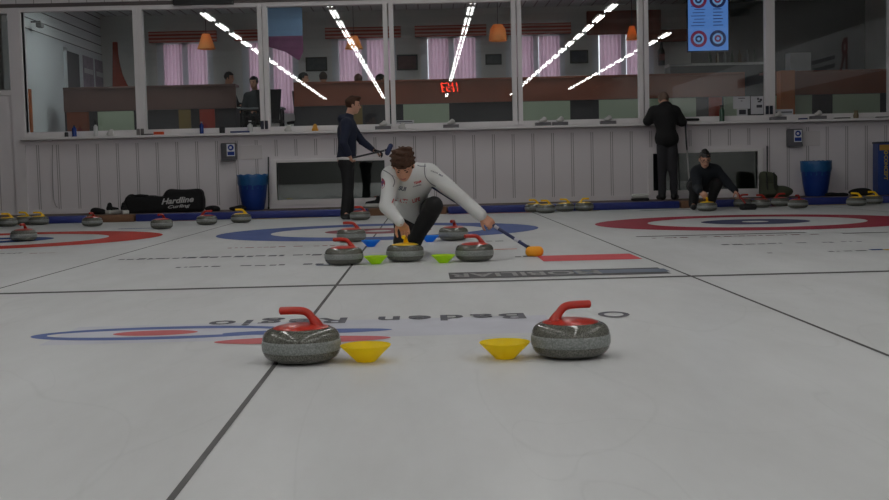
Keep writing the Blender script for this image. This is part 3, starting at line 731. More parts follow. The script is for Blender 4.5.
# dark chairs in the gap between the counters
def chair(x, y, rz, label):
    r = empty('lounge_chair', (x, y, LF), rz, label, 'chair', 'dark lounge chairs'); dk = mat('chair_black', (.012, .012, .014), rough=.5)
    finish('seat', boxes((-.22, .22, -.22, .22, .42, .47), bev=.015), dk, r)
    bm = bmesh.new(); poly_prism(bm, [(-.17, .2, .47), (.17, .2, .47), (.24, .27, 1.02), (-.24, .27, 1.02)], None, (0, .035, 0)); finish('backrest', bm, dk, r)
    for sx in (-.18, .18):
        for sy in (-.18, .18):
            bm = bmesh.new(); tube(bm, [(sx, sy, .42), (sx*1.1, sy*1.1, 0)], .014, 8); finish('leg', bm, dk, r)
chair(at(272, 95, 22.3).x-.02, 22.25, PI, 'black lounge chair seen at the left edge of the third big window'); chair(at(300, 95, 22.9).x, 22.9, PI+.4, 'black lounge chair beside the end of the long counter')
r = empty('lounge_table', (at(262, 95, 22.95).x, 22.95, LF), 0, 'grey lounge table in the gap between the counters', 'table')
finish('tabletop', boxes((-.42, .42, -.24, .24, .70, .74), bev=.01), mat('table_grey', (.18, .19, .2), rough=.3), r)
for sx in (-.37, .37):
    for sy in (-.18, .18): bm = bmesh.new(); tube(bm, [(sx, sy, .7), (sx, sy, 0)], .02, 8); finish('leg', bm, mat('chair_black', (0, 0, 0)), r)

# ------------------------------------------------------------------ ceiling lights of the hall
TUBE = emis('fluorescent_tube', (1, .985, .96), TUBE_STRENGTH)
HS = mat('fixture_white', (.7, .7, .7), rough=.4); DARKT = mat('unlit_tube', (.35, .35, .35), rough=.3)
HZ = CH+4.2
def make_fixture(lit):
    r = empty('ceiling_light', (0, 0, 0)); r['category'] = 'ceiling light'
    bm = boxes((-.12, .12, -.76, .76, .055, .09)); finish('housing', bm, HS, r)
    for s in (-.052, .052):
        bm = bmesh.new(); tube(bm, [(s, -.71, .022), (s, .71, .022)], .029, 8); finish('tube', bm, TUBE if lit else DARKT, r)
    bm = bmesh.new()
    for y in (-.6, .6): tube(bm, [(0, y, .09), (0, y, ZC-HZ)], .006, 6)
    finish('hanger', bm, HS, r)
    return r
rows = [(-5.75, 1, -29.3, 9.8, 'leftmost row'), (-2.35, 1, -29.3, 18, 'row over the middle sheet, left edge'), (1.30, 1, -29.3, 18, 'row over the middle sheet, right edge'), (5.10, 1, -29.3, 9.6, 'row over the right sheet'), (8.0, 1, -25.0, 1.5, 'short rightmost row')]
protos = {}
for (x, lit, ya, yb_, nm) in rows:
    y = ya
    while y < yb_:
        if lit not in protos: o = protos[lit] = make_fixture(lit); _treecache[o.name] = kids(o)
        else: o = copy_tree(protos[lit])
        o.location = (x, y, HZ); o['label'] = 'twin-tube white ceiling light, %s of the hall' % nm; o['group'] = 'ceiling lights, '+nm
        y += 2.3

# red digital clock on the hall, facing the lounge, seen mirrored in the glass
pc = ray(450.5, 87)
Yv = 54.0; Yc = 2*WY-Yv
v_ = CO+pc*(Yv/pc.y)
r = empty('digital_clock', (v_.x, Yc, v_.z), 0, 'red digital clock hung in the hall, reflected in the middle window', 'clock')
finish('housing', boxes((-.5, .5, -.06, -.001, -.28, .28)), mat('screen_black', (.01, .01, .012)), r)
bm = bmesh.new()
SEG = {'1': 'bc', '5': 'afgcd', '3': 'abgcd', ':': ':'}
def seg7(ch, x0, s=.15, h_=.40, t=.034):
    zt, zm, zb = h_/2, 0, -h_/2
    if ch == ':':
        bx(bm, x0-.02, x0+.02, 0, .01, .06, .10); bx(bm, x0-.02, x0+.02, 0, .01, -.10, -.06); return
    for c in SEG[ch]:
        {'a': lambda: bx(bm, x0-s/2, x0+s/2, 0, .01, zt-t, zt), 'd': lambda: bx(bm, x0-s/2, x0+s/2, 0, .01, zb, zb+t), 'g': lambda: bx(bm, x0-s/2, x0+s/2, 0, .01, -t/2, t/2),
         'b': lambda: bx(bm, x0+s/2-t, x0+s/2, 0, .01, .01, zt), 'c': lambda: bx(bm, x0+s/2-t, x0+s/2, 0, .01, zb, -.01),
         'f': lambda: bx(bm, x0-s/2, x0-s/2+t, 0, .01, .01, zt), 'e': lambda: bx(bm, x0-s/2, x0-s/2+t, 0, .01, zb, -.01)}[c]()
for ch, x0 in zip('11:53', (-.36, -.18, -.04, .12, .33)): seg7(ch, x0)
for v in bm.verts: v.co.x = -(v.co.x+v.co.z*.15)      # faces the far end: reads correctly from there
bmesh.ops.reverse_faces(bm, faces=bm.faces)
finish('digits', bm, emis('led_red', (1, .03, .012), 24), r)
finish('hanger', boxes((-.4, -.39, -.04, -.03, .28, ZC-v_.z), (.39, .4, -.04, -.03, .28, ZC-v_.z)), mat('fixture_white', (.7, .7, .7)), r)

# white advertising banner along the right side wall
r = empty('wall_banner', (XR-.02, 8, 2.5), 0, 'long white advertising banner high on the right side wall', 'banner')
finish('sheet', boxes((-.01, .0, -16, 9.5, .1, 1.25)), mat('banner_white', lin(220, 222, 225), rough=.5, var=.05), r)
tb = fit_bm(text_bm('R', 1, bold=.03), .55, .75)
for v in tb.verts: v.co = Vector((-.014, 3.6-v.co.x, .68+v.co.y))
finish('letter', tb, mat('banner_red', lin(170, 40, 50)), r)
tb = boxes((-.014, -.012, 1.2, 3.0, .62, .72), (-.014, -.012, 1.4, 3.0, .42, .52), (-.014, -.012, -6, -3, .5, .8))
finish('print', tb, mat('banner_grey', lin(70, 74, 84)), r)

# ================================================================== OBJECTS
GR_D = granite('polished_granite', lin(66, 66, 60), lin(118, 118, 110), .10)
GR_L = granite('striking_band_granite', lin(108, 112, 110), lin(146, 150, 147), .45, 150)
REDH = mat('red_handle_plastic', lin(176, 42, 26), rough=.28, spec=.5); YELH = mat('yellow_handle_plastic', lin(255, 208, 24), rough=.3)
def make_stone(hm):
    r = empty('curling_stone')
    K_ = 1.03
    prof = [(0, .001), (.060, .0008), (.066, .003), (.090, .005), (.112, .010), (.126, .019), (.1345, .031), (.1375, .043)]
    top = [(.1375, .083), (.1355, .094), (.1295, .106), (.120, .115), (.106, .1215), (.08, .124), (0, .124)]
    bm = bmesh.new(); lathe(bm, [(a*K_, b*K_) for a, b in prof+top], 56); finish('body', bm, GR_D, r, smooth=True)
    bm = bmesh.new(); lathe(bm, [(.130, .0415), (.1380, .043), (.1398, .052), (.1402, .062), (.1398, .073), (.1380, .082), (.130, .0835)], 56); bmesh.ops.scale(bm, vec=(K_, K_, K_), verts=bm.verts); finish('striking_band', bm, GR_L, r, smooth='all')
    bm = bmesh.new(); lathe(bm, [(0, .120), (.099, .120), (.102, .1235), (.101, .127), (.092, .131), (.07, .136), (.045, .1395), (0, .141)], 40); finish('handle_cap', bm, hm, r, smooth=True)
    # gooseneck: rises at one side (+x) and reaches over to -x
    bm = bmesh.new()
    P = catmull([(.062, 0, .116), (.060, 0, .132), (.052, 0, .148), (.041, 0, .164), (.026, 0, .1795), (.006, 0, .1865), (-.03, 0, .188), (-.062, 0, .1875), (-.079, 0, .187)], 5)
    n = len(P); R = []
    for i in range(n):
        t = i/(n-1); rr = (.034*(1-t/.12)+.023*t/.12) if t < .12 else (.023*(1-(t-.12)/.22)+.0155*((t-.12)/.22) if t < .34 else .0145)
        if i == n-1: rr = .007
        elif i == n-2: rr = .0125
        R.append(rr)
    tube(bm, P, R, 16); finish('handle_grip', bm, hm, r, smooth='all')
    return r
stones = {}
for c, m in (('red', REDH), ('yellow', YELH)):
    stones[c] = make_stone(m); _treecache[stones[c].name] = kids(stones[c])
used = set()
def stone(c, x, y, rz, label, group, Y=None, z=0):
    o = stones[c] if c not in used else copy_tree(stones[c]); used.add(c)
    g_ = ground(x, y, z) if Y is None else None
    if Y is not None: t = at(x, y, Y); g_ = Vector((t.x, Y, z))
    yy = min(g_.y, 18.11); g_ = Vector((g_.x*yy/g_.y, yy, z))
    o.location = (g_.x, g_.y, z); o.rotation_euler = (0, 0, rz); o['label'] = label; o['category'] = 'curling stone'; o['group'] = group
    return o
FR, MID, WALLS = 'front pair of stones on the near ice', 'stones around the crouching player', 'stones lined up by the far bumper'
stone('red', 302, 361.5, -.15, 'large red-handled curling stone in front, left of the pair', FR)
stone('red', 571, 356.2, PI+.25, 'large red-handled curling stone in front, right of the pair', FR)
s_hold = stone('yellow', 405.3, 261.3, 1.45, 'yellow-handled curling stone held by the player in white', MID)
stone('red', 344.2, 264.6, -.1, 'red-handled stone left of the held yellow stone, nearer row', MID)
stone('red', 474.8, 260.9, .3, 'red-handled stone right of the held yellow stone, nearer row', MID)
stone('red', 351.5, 242.0, 0, 'red-handled stone farther back, behind the left one of the nearer row', MID)
stone('red', 453.6, 240.4, 1.3, 'red-handled stone farther back to the right, handle end towards the camera', MID)
stone('red', 360.2, 220.2, 0, 'red-handled stone at the feet of the standing player in navy', MID)
stone('red', 24, 241.2, 1.5, 'red-handled stone on the blue centre of the left rings', 'stones of the left sheet')
stone('red', 92.5, 226.4, 1.4, 'red-handled stone by the brown kerb at the left', 'stones of the left sheet')
stone('red', 162, 229, 1.2, 'red-handled stone in front of the black bag, left one', 'stones of the left sheet')
stone('red', 207, 224.8, PI+.3, 'red-handled stone in front of the black bag, right one', 'stones of the left sheet')
stone('yellow', 241.3, 222.8, .1, 'single yellow-handled stone below the left blue bin', 'stones of the left sheet')
for x, y, a, l in ((-11, 227.9, .4, 'yellow-handled stone at the left edge of the photo, half cut off'), (7.5, 226.5, .3, 'yellow-handled stone at the left bumper, left one of the three'), (24.4, 224.4, -.2, 'yellow-handled stone at the left bumper, middle one of the three'), (39.2, 225.0, .2, 'yellow-handled stone at the left bumper, right one of the three')):
    stone('yellow', x, y, a, l, WALLS)
for x, y, a, l in ((534, 209.5, .3, 'yellow-handled stone in the mid group, half hidden at its left end'), (546, 213.2, .2, 'yellow-handled stone in the mid group, front left'), (565, 211.6, -.3, 'yellow-handled stone in the mid group, front middle'), (584.3, 210.3, PI+.2, 'yellow-handled stone in the mid group, front right')):
    stone('yellow', x, y, a, l, WALLS)
s_hold2 = stone('yellow', 707, 211.2, 1.3, 'yellow-handled stone held by the crouching player in black', 'stones of the right sheet')
for x, y, a, l in ((743, 206.2, PI-.2, 'red-handled stone partly behind the black broom head'), (761, 207.6, .3, 'red-handled stone in front of the olive backpack'), (780, 206.0, PI, 'red-handled stone between the backpack and the blue bin'), (798, 208.3, .9, 'red-handled stone nearest the right blue bin')):
    stone('red', x, y, a, l, WALLS)
for x, y, a, l in ((856.3, 206.0, -.2, 'yellow-handled stone under the black cloth at the right'), (873, 204.3, .1, 'yellow-handled stone right of the black cloth')):
    stone('yellow', x, y, a, l, WALLS)

# plastic marker cups
def plastic(name, c):
    m = mat(name, c, rough=.35); b = m.node_tree.nodes['Principled BSDF']
    t = m.node_tree.nodes.new('ShaderNodeBsdfTranslucent'); t.inputs[0].default_value = (*c, 1); mx = m.node_tree.nodes.new('ShaderNodeMixShader'); mx.inputs[0].default_value = .5
    o_ = m.node_tree.nodes['Material Output']; m.node_tree.links.new(b.outputs[0], mx.inputs[1]); m.node_tree.links.new(t.outputs[0], mx.inputs[2]); m.node_tree.links.new(mx.outputs[0], o_.inputs[0])
    return m
def cup(x, y, m, label, dia=.185):
    g_ = ground(x, y); R_ = dia/2; s_ = dia/.185
    bm = bmesh.new(); lathe(bm, [(.0, .001), (.034*s_, .001), (.036*s_, .003), (R_*.70, .032*s_), (R_*.98, .057*s_), (R_, .061*s_), (R_*.985, .062*s_), (R_*.95, .057*s_), (R_*.66, .036*s_), (.032*s_, .006), (0, .006)], 40)
    o = finish('marker_cup', bm, m, smooth=True, loc=(g_.x, g_.y, 0)); tag(o, label, 'marker cup', 'plastic marker cups between the stones')
YC, GC, BC = plastic('yellow_cup', lin(255, 234, 36)), plastic('green_cup', lin(214, 248, 50)), plastic('blue_cup', lin(40, 165, 252))
cup(366, 361.5, YC, 'yellow marker cup beside the left front stone'); cup(505, 358.5, YC, 'yellow marker cup beside the right front stone')
cup(375.8, 264.0, GC, 'lime green marker cup left of the held stone', .178); cup(443.5, 262.8, GC, 'lime green marker cup right of the held stone', .178)
cup(371, 246.7, BC, 'blue marker cup left of the player\'s hand', .178); cup(429.7, 241.9, BC, 'blue marker cup right of the player\'s leg', .178)

# ------------------------------------------------------------------ brooms
def broom(label, p_top, p_head, head_dir, shaft_m, cover_m, head_size=(.10, .045, .03), butt_m=None, brush_tilt=None, stripes=None):
    p_top, p_head = Vector(p_top), Vector(p_head)
    r = empty('curling_broom', p_head, 0, label, 'broom')
    bm = bmesh.new(); d = (p_top-p_head); L_ = d.length; d.normalize()
    tube(bm, [d*.03, d*(L_*.5), d*L_], .0135, 12); finish('shaft', bm, shaft_m, r, smooth=True)
    if stripes:
        for a_, b_ in stripes:
            bm = bmesh.new(); tube(bm, [d*(L_*a_), d*(L_*b_)], .0142, 12)
            finish('shaft_print', bm, mat('shaft_white', lin(190, 190, 200)), r, smooth=True)
    bm = bmesh.new(); tube(bm, [d*0.01, d*.07], [.022, .016], 10); finish('socket', bm, mat('socket_black', (.015, .015, .015)), r, smooth=True)
    ex = Vector(head_dir).normalized(); ez = Vector(brush_tilt).normalized() if brush_tilt else Vector((0, 0, 1)); ex = (ex-ez*ex.dot(ez)).normalized(); ey = ez.cross(ex)
    A = [list(ex), list(ey), list(ez)]
    o = solid('brush_head', [rbox((0, 0, 0), head_size, min(head_size)*.95, A)], cover_m, r, h=.006, lo=(-.12, -.12, -.12), hi=(.12, .12, .12))
    return r

# ------------------------------------------------------------------ people
SKIN = mat('skin_warm', lin(205, 150, 122), rough=.5, var=.06, vscale=20); SKIN2 = mat('skin_light', lin(200, 152, 128), rough=.5, var=.06, vscale=20)
WHITEJ = mat('white_jersey', lin(214, 215, 214), rough=.75, bump=.25, bscale=14); BLACKC = mat('black_cloth', lin(22, 22, 24), rough=.85, bump=.3, bscale=14)
NAVYC = mat('navy_hoodie', lin(30, 36, 56), rough=.9, bump=.3, bscale=12); GREYC = mat('dark_grey_jeans', lin(46, 46, 50), rough=.9, bump=.25, bscale=14); DNAVY = mat('dark_blue_black_top', lin(20, 26, 34), rough=.85, bump=.3, bscale=12)
BROWNH = mat('brown_hair', lin(66, 40, 24), rough=.85, var=.4, vscale=40, bump=.6, bscale=70); BLACKH = mat('black_hair', lin(22, 19, 18), rough=.5, var=.3, vscale=40)
EYE = mat('eye_dark', (.02, .015, .01), rough=.2); LIP = mat('lip', lin(165, 92, 84), rough=.5); SHOE = mat('black_shoe', lin(20, 20, 22), rough=.5); SOLE = mat('white_sole', lin(210, 210, 205), rough=.5)
def frame3(fwd, up):
    f = Vector(fwd).normalized(); u = Vector(up); u = (u-f*u.dot(f)).normalized(); s = f.cross(u)
    return np.array(f), np.array(u), np.array(s)       # forward, up, right side of the person
def head_prims(c, fwd, up, s=1.0):
    f, u, r = frame3(fwd, up); c = np.array(c, float); A = [r, f, u]
    L = lambda a, b, d: c+(r*a+f*b+u*d)*s
    return [ell(L(0, -.008, .030), np.array((.076, .096, .092))*s, A), ell(L(0, .028, -.045), np.array((.058, .066, .078))*s, A, .03),
            ell(L(0, .052, -.098), np.array((.028, .026, .022))*s, A, .02), cap(L(0, .088, .008), L(0, .108, -.030), .009*s, .014*s, .012),
            ell(L(0, .078, .022), np.array((.052, .016, .012))*s, A, .012), ell(L(0, .084, -.064), np.array((.024, .012, .010))*s, A, .008),
            ell(L(.077, .0, -.012), np.array((.010, .020, .032))*s, A, .006), ell(L(-.077, .0, -.012), np.array((.010, .020, .032))*s, A, .006)], L, A
def hand_prims(wrist, fd, palm_n, side, curl=.6, spread=.10, s=1.0):
    """wrist point, finger direction, palm normal (the side the fingers close to), side=+1 thumb on fd x n side"""
    fd = Vector(fd).normalized(); pn = Vector(palm_n); pn = (pn-fd*pn.dot(fd)).normalized(); ac = fd.cross(pn)*side
    W = Vector(wrist); out = []
    for i, (o_, ln) in enumerate(((.030, .074), (.010, .082), (-.010, .076), (-.029, .060))):
        b = W+(fd*.088+ac*o_)*s; out.append(cap(W+(fd*.012+ac*o_*.6)*s, b, .0145*s, .0125*s, .012))
        ang = 0; p = b; d = fd
        for j, fr in enumerate((.42, .32, .26)):
            ang += curl*(.75, 1.0, .7)[j]
            d = (fd*math.cos(ang)+pn*math.sin(ang)+ac*o_*spread*10*(.3)).normalized()
            q = p+d*ln*fr*s*1.05; out.append(cap(p, q, (.0098-.0008*j)*s, (.0092-.0012*j)*s, .003)); p = q
    t0 = W+(fd*.022+ac*.026)*s; t1 = W+(fd*.052+ac*.050+pn*.016)*s; d = (fd*.8+ac*.35+pn*(.4+.5*curl)).normalized(); t2 = t1+d*.034*s; d = (fd*.75-ac*.15+pn*(.5+.8*curl)).normalized(); t3 = t2+d*.028*s
    out += [cap(t0, t1, .0145*s, .012*s, .01), cap(t1, t2, .0115*s, .0102*s, .006), cap(t2, t3, .0102*s, .0088*s, .004)]
    return out
def bounds(*pts): a = np.array([list(p) for p in pts]); return a.min(0)-.16, a.max(0)+.16
def person(label, J, top_m, leg_m, skin_m, hair_m, hands, h=.008, hair='short', shoe_m=None, loose=1.0, hood=False, glove=None, hem=None, base=None, slim=1.0):
    """J: joints dict (world metres). One continuous body, clothes as children"""
    base = Vector(base if base is not None else (J['pelvis'][0], J['pelvis'][1], 0))
    root = empty('person', base, 0, label, 'person')
    N = {k: np.array(v, float) for k, v in J.items() if k not in ('hf', 'hu')}
    chest = N['shc']*.55+N['pelvis']*.45
    up = N['shc']-N['pelvis']; up = up/np.linalg.norm(up); sd = N['shR']-N['shL']; sd = sd-up*(sd@up); sd /= np.linalg.norm(sd); fw = np.cross(up, sd)
    A = [sd, fw, up]
    def torso(e, hood_=False):
        P = [ell(N['shc']-up*.13, (.170+e, .112+e, .17+e), A), ell(N['pelvis']+up*.02, (.155+e, .115+e, .13+e), A, .06),
             cap(N['shc']-up*.12, N['pelvis']+up*.05, .115+e, .115+e, .06),
             cap(N['shL']*.85+N['shc']*.15, N['shR']*.85+N['shc']*.15, .062+e, .062+e, .07)]
        return P
    def arms(e, t=1.0, cuff=0.0):
        P = []
        for s_ in 'LR':
            wr = N['el'+s_]*(cuff)+N['wr'+s_]*(1-cuff)
            P += [cap(N['sh'+s_], N['el'+s_], .053+e, .041+e, .04), cap(N['el'+s_], wr, .041+e, .028+e*.9, .012)]
        return P
    def legs(e, cuff=0.0):
        P = []
        for s_ in 'LR':
            an = N['kn'+s_]*cuff+N['an'+s_]*(1-cuff)
            P += [cap(N['hip'+s_], N['kn'+s_], .082+e, .057+e, .04), cap(N['kn'+s_], an, .056+e, .038+e*1.2, .015)]
        return P
    hp, L, HA = head_prims(J['head'], J['hf'], J['hu'])
    neck0 = N['shc']+up*.0; neck1 = L(0, -.025, -.06)
    feet = []
    for s_ in 'LR': feet.append(cap(N['an'+s_], N['toe'+s_], .033, .026, .02))
    hs = []
    for hh in hands: hs += hand_prims(*hh)
    prims = torso(0)+arms(0)+legs(0)+[cap(neck0, neck1, .060, .052, .03)]+hp+feet+hs
    lo, hi = bounds(*[N[k] for k in N])
    body = solid('body', prims, skin_m, root, h=h, lo=lo, hi=hi); local_to(body, root)
    e = .013*loose
    tp = torso(e+.004)+arms(e+.003, cuff=.04)
    if hood:
        tp += [ell(N['shc']+up*.035-fw*.075, (.115, .075, .075), A, .03), cap(neck0, N['shc']*.6+neck1*.4, .075, .068, .02)]
    else: tp += [cap(neck0, N['shc']*.75+neck1*.25, .070, .062, .02)]
    cut = None
    hc = [lambda P: (P-N['pelvis'])@up-hem[1]-.015] if hem else []
    top = solid('top', tp, top_m, root, h=h, lo=lo, hi=hi, wob=wobble(.004, 22, 1), cuts=hc); local_to(top, root)
    lp = [ell(N['pelvis']+up*.0, (.165-.02*(1-slim), .125, .12), A)]+legs(e*slim+.004, cuff=0)
    tr = solid('trousers', lp, leg_m, root, h=h, lo=lo, hi=hi, wob=wobble(.004, 24, 2)); local_to(tr, root)
    if hem:
        o = solid('shirt_hem', [ell(N['pelvis']+up*hem[1], (.178, .138, .05), A)], hem[0], root, h=.01, lo=lo, hi=hi); local_to(o, root)
    for s_ in 'LR':
        a, t = N['an'+s_], N['toe'+s_]; d = t-a; d[2] = 0; d /= max(np.linalg.norm(d), 1e-6); g0 = np.array((a[0], a[1], a[2]-.055)) if abs(a[2]-t[2]) < .09 else a
        heel = a+np.array((0, 0, -.032)) - d*.03; toe = t+d*.02
        o = solid('shoe', [cap(heel, toe, .043, .038), cap(a+np.array((0, 0, .01)), heel, .050, .045, .03)], shoe_m or SHOE, root, h=h, lo=np.minimum(heel, toe)-.09, hi=np.maximum(heel, toe)+.11); local_to(o, root)
    # hair
    f_, u_, r_ = HA[1], HA[2], HA[0]; c = np.array(J['head'], float)
    def face_cut(P):
        q = P-c; b = q@f_; d = q@u_; return np.maximum(.030-b, d-(.050 if hair in ('curly', 'bun') else .058))
    def nape_cut(P):
        q = P-c; return (q@u_)+.062+.25*(q@f_)
    if hair:
        hp_ = {'short': [ell(L(0, -.010, .034), (.085, .104, .100), HA)], 'curly': [ell(L(0, -.004, .040), (.089, .106, .101), HA), ell(L(.0, .055, .085), (.066, .040, .034), HA, .03), ell(L(-.045, -.02, .115), (.04, .05, .025), HA, .03), ell(L(.045, .01, .115), (.04, .05, .025), HA, .03)],
               'bun': [ell(L(0, -.010, .032), (.082, .102, .096), HA), ell(L(.004, -.035, .118), (.040, .038, .026), HA, .02)], 'quiff': [ell(L(0, -.010, .034), (.086, .106, .102), HA), ell(L(0, .065, .105), (.055, .045, .030), HA, .03)]}[hair]
        o = solid('hair', hp_, hair_m, root, h=.006 if h < .009 else .008, cuts=[face_cut, nape_cut], wob=wobble(.008 if hair == 'curly' else (.004 if hair == 'bun' else .0025), 170 if hair in ('curly', 'bun') else 75, 5), lo=c-.16, hi=c+.18); local_to(o, root)
    for s_ in (-1, 1):
        o = solid('eye', [ell(L(s_*.031, .081, .002), (.012, .008, .006), HA)], EYE, root, h=.003, lo=L(s_*.031, .081, .002)-.02, hi=L(s_*.031, .081, .002)+.02, pad=.01); local_to(o, root)
        o = solid('eyebrow', [cap(L(s_*.018, .092, .026), L(s_*.045, .078, .024), .0045)], hair_m, root, h=.003, lo=L(s_*.03, .085, .025)-.03, hi=L(s_*.03, .085, .025)+.03, pad=.01); local_to(o, root)
    o = solid('lips', [ell(L(0, .090, -.064), (.023, .010, .008), HA)], LIP, root, h=.003, lo=L(0, .09, -.064)-.03, hi=L(0, .09, -.064)+.03, pad=.01); local_to(o, root)
    return root, top, L, HA

def P_(x, y, Y): v = at(x, y, Y); return (v.x, v.y, v.z)
# --- the player in white delivering the stone
hz = s_hold.location
J1 = dict(pelvis=(-.10, 9.78, .37), shc=(-.135, 9.34, .655), shR=P_(390.5, 177, 9.26), shL=P_(431, 173.5, 9.36), elR=P_(386.5, 205.5, 9.10), wrR=P_(400.0, 222.5, 8.90),
          elL=P_(461, 197.5, 9.30), wrL=P_(483, 214.5, 9.22), hipR=(-.18, 9.80, .32), hipL=(.0, 9.78, .34), knR=(-.20, 9.62, .12), anR=(-.19, 10.04, .09), toeR=(-.19, 10.20, .05),
          knL=P_(434, 205.5, 9.28), anL=(-.115, 9.50, .095), toeL=(-.13, 9.36, .045), head=P_(403.2, 164.5, 9.17), hf=(-.06, -.70, -.72), hu=(-.06, -.72, .70))
# right hand grips the yellow handle, left hand grips the broom
BR1_TOP = Vector(P_(404, 168.6, 9.50)); BR1_HEAD = Vector(P_(534.5, 251.5, 9.17)); 
brd = (BR1_HEAD-BR1_TOP).normalized()
wl = Vector(J1['wrL'])
_t = (wl-BR1_TOP).dot(brd); J1['wrL'] = tuple(BR1_TOP+brd*(_t-.02)+Vector((.006, -.030, .014))); wl = Vector(J1['wrL'])
tt = (wl-BR1_TOP).dot(brd); near = BR1_TOP+brd*tt
BR1_TOP2 = BR1_TOP+Vector((0, 0, 0))
hands1 = [(J1['wrR'], Vector((hz.x+.015, hz.y+.03, .224))-Vector(J1['wrR']), (.25, .5, -.6), 1, .75, .1, 1.0),
          (J1['wrL'], (brd+Vector((.05, .0, -.25))).normalized(), (.0, .9, -.3), -1, .95, .04, .98)]
p1, top1, L1, HA1 = person('player in a white jersey and black trousers crouching to hold a stone and broom', J1, WHITEJ, BLACKC, SKIN, BROWNH, hands1, h=.007, hair='curly', loose=1.0)
off1 = tuple(p1.location)
def decal(name, bm, target, parent, o, ex, ey, d, m, off, lift=.003):
    project_bm(bm, target, o, ex, ey, d, lift=lift, origin_off=off)
    for v in bm.verts: v.co -= Vector(off)
    return finish(name, bm, m, parent)
def text_sub(s, w_, h_, shear=.2):
    b = fit_bm(text_bm(s, 1, shear=shear, bold=.03), w_, h_); return b
NAVYL = mat('navy_logo', lin(40, 44, 80)); REDL = mat('red_logo', lin(190, 30, 44)); GREYL = mat('grey_piping', lin(110, 112, 118))
ex, ey, dd = (1, 0, 0), (0, 0, 1), (0, 1, 0)
for s_, px_, py_, w_, h_, m_, rot in (('NATI', 399.5, 201.5, .115, .034, REDL, -.15), ('LIFE', 416, 201, .07, .03, REDL, .3), ('TEAM', 417.5, 182.5, .06, .02, REDL, .25), ('SCHWEIZ', 417, 186, .07, .009, NAVYL, .25), ('SUI', 402, 189, .06, .035, NAVYL, -.2),
                              ('CURLING', 434.5, 172, .06, .012, GREYL, -.4), ('sport', 441, 175.5, .035, .018, NAVYL, -.6)):
    b = text_sub(s_, w_, h_); c_, n_ = math.cos(rot), math.sin(rot)
    decal('logo', b, top1, p1, P_(px_, py_, 9.1), (c_, 0, n_), (-n_, 0, c_), dd, m_, off1)
b = bmesh.new(); bmesh.ops.create_circle(b, cap_ends=True, radius=.028, segments=20)
for v in b.verts: v.co.y *= 1.45
decal('sleeve_badge', b, top1, p1, P_(381.3, 183.5, 9.1), (1, 0, 0), (0, 0, 1), dd, mat('badge_red', lin(150, 60, 80)), off1)
b = text_sub('C', .03, .045); decal('sleeve_badge_mark', b, top1, p1, P_(381.3, 183.5, 9.08), (1, 0, 0), (0, 0, 1), dd, mat('badge_blue', lin(60, 66, 130)), off1).location.y -= .002
def seam(pts):
    P = catmull([P_(x, y, 9.0) for x, y in pts], 8); b = bmesh.new()
    for i in range(len(P)-1):
        a_, c_ = P[i], P[i+1]; n_ = (c_-a_).normalized(); t_ = Vector((-n_.z, 0, n_.x))*.0035
        b.faces.new([b.verts.new(((v_-Vector(P_(400, 180, 9.0))).x, (v_-Vector(P_(400, 180, 9.0))).z, 0)) for v_ in (a_-t_, c_-t_, c_+t_, a_+t_)])
    decal('seam', b, top1, p1, P_(400, 180, 9.0), ex, ey, dd, GREYL, off1)
seam([(381, 169.5), (386, 172), (391.5, 176), (394, 182), (392.5, 187)]); seam([(425, 163.5), (424.5, 171), (426, 178), (431, 184), (436, 187)]); seam([(417, 165), (420, 166), (426, 166)])
broom('blue broom with orange head held by the player in white', BR1_TOP2, BR1_HEAD, (1, -.1, 0), mat('navy_shaft', lin(32, 40, 84), rough=.3), mat('orange_cover', lin(248, 165, 30), rough=.7), (.070, .05, .040), stripes=[(.12, .15), (.27, .30)])

# --- standing player in navy, left
Yp = 17.25
J2 = dict(pelvis=P_(346.5, 163, Yp), shc=P_(347.5, 121.5, Yp), shR=P_(346.5, 124, Yp-.17), shL=P_(349, 124, Yp+.17), elR=P_(343.5, 143, Yp-.23), wrR=P_(349.0, 154.5, Yp-.16), elL=P_(362, 141, Yp+.16), wrL=P_(373.5, 150, Yp+.02),
          hipR=P_(346.5, 165, Yp-.09), hipL=P_(347, 165, Yp+.09), knR=P_(347.5, 188, Yp-.10), knL=P_(349, 188, Yp+.12), anR=(P_(344.5, 212, Yp-.12)[0], Yp-.12, .085), anL=(P_(350, 212, Yp+.12)[0], Yp+.12, .085),
          toeR=(P_(344.5, 212, Yp)[0]+.08, Yp-.26, .045), toeL=(P_(350, 212, Yp)[0]+.09, Yp+.0, .045), head=P_(353.0, 105.0, Yp), hf=(.98, 0, -.10), hu=(.08, 0, 1))
hb = Vector(P_(349.5, 158.5, Yp-.14)); he = Vector(P_(389, 149.5, Yp+.02))
p2, top2, _, _ = person('standing player in a navy hoodie and black trousers seen from the side', J2, NAVYC, BLACKC, SKIN2, BROWNH, [(J2['wrR'], (.25, .1, -1), (0.5, .6, .1), -1, .9, .1, 1.0), (J2['wrL'], (.9, .0, -.25), (0, 0, -1), 1, .8, .1, 1.0)],
       h=.010, hair='quiff', hood=True, hem=(mat('white_shirt', lin(215, 213, 211), rough=.8), .06))
broom('dark broom with blue brush held level by the standing player in navy', hb+(hb-he)*.05, he, (.3, .2, 1), mat('black_shaft', (.015, .015, .02), rough=.3), mat('dark_blue_cover', lin(46, 54, 92), rough=.8), (.09, .05, .035), brush_tilt=(.8, 0, -.4), stripes=[(.05, .12)])
for s_ in (0,):
    o = finish('glove', bmesh.new(), BLACKC, p2); bpy.data.objects.remove(o)
gl = solid('glove', hand_prims(J2['wrL'], (.9, .0, -.25), (0, 0, -1), 1, .8, .1, 1.16), BLACKC, p2, h=.008, lo=np.array(J2['wrL'])-.15, hi=np.array(J2['wrL'])+.2); local_to(gl, p2)

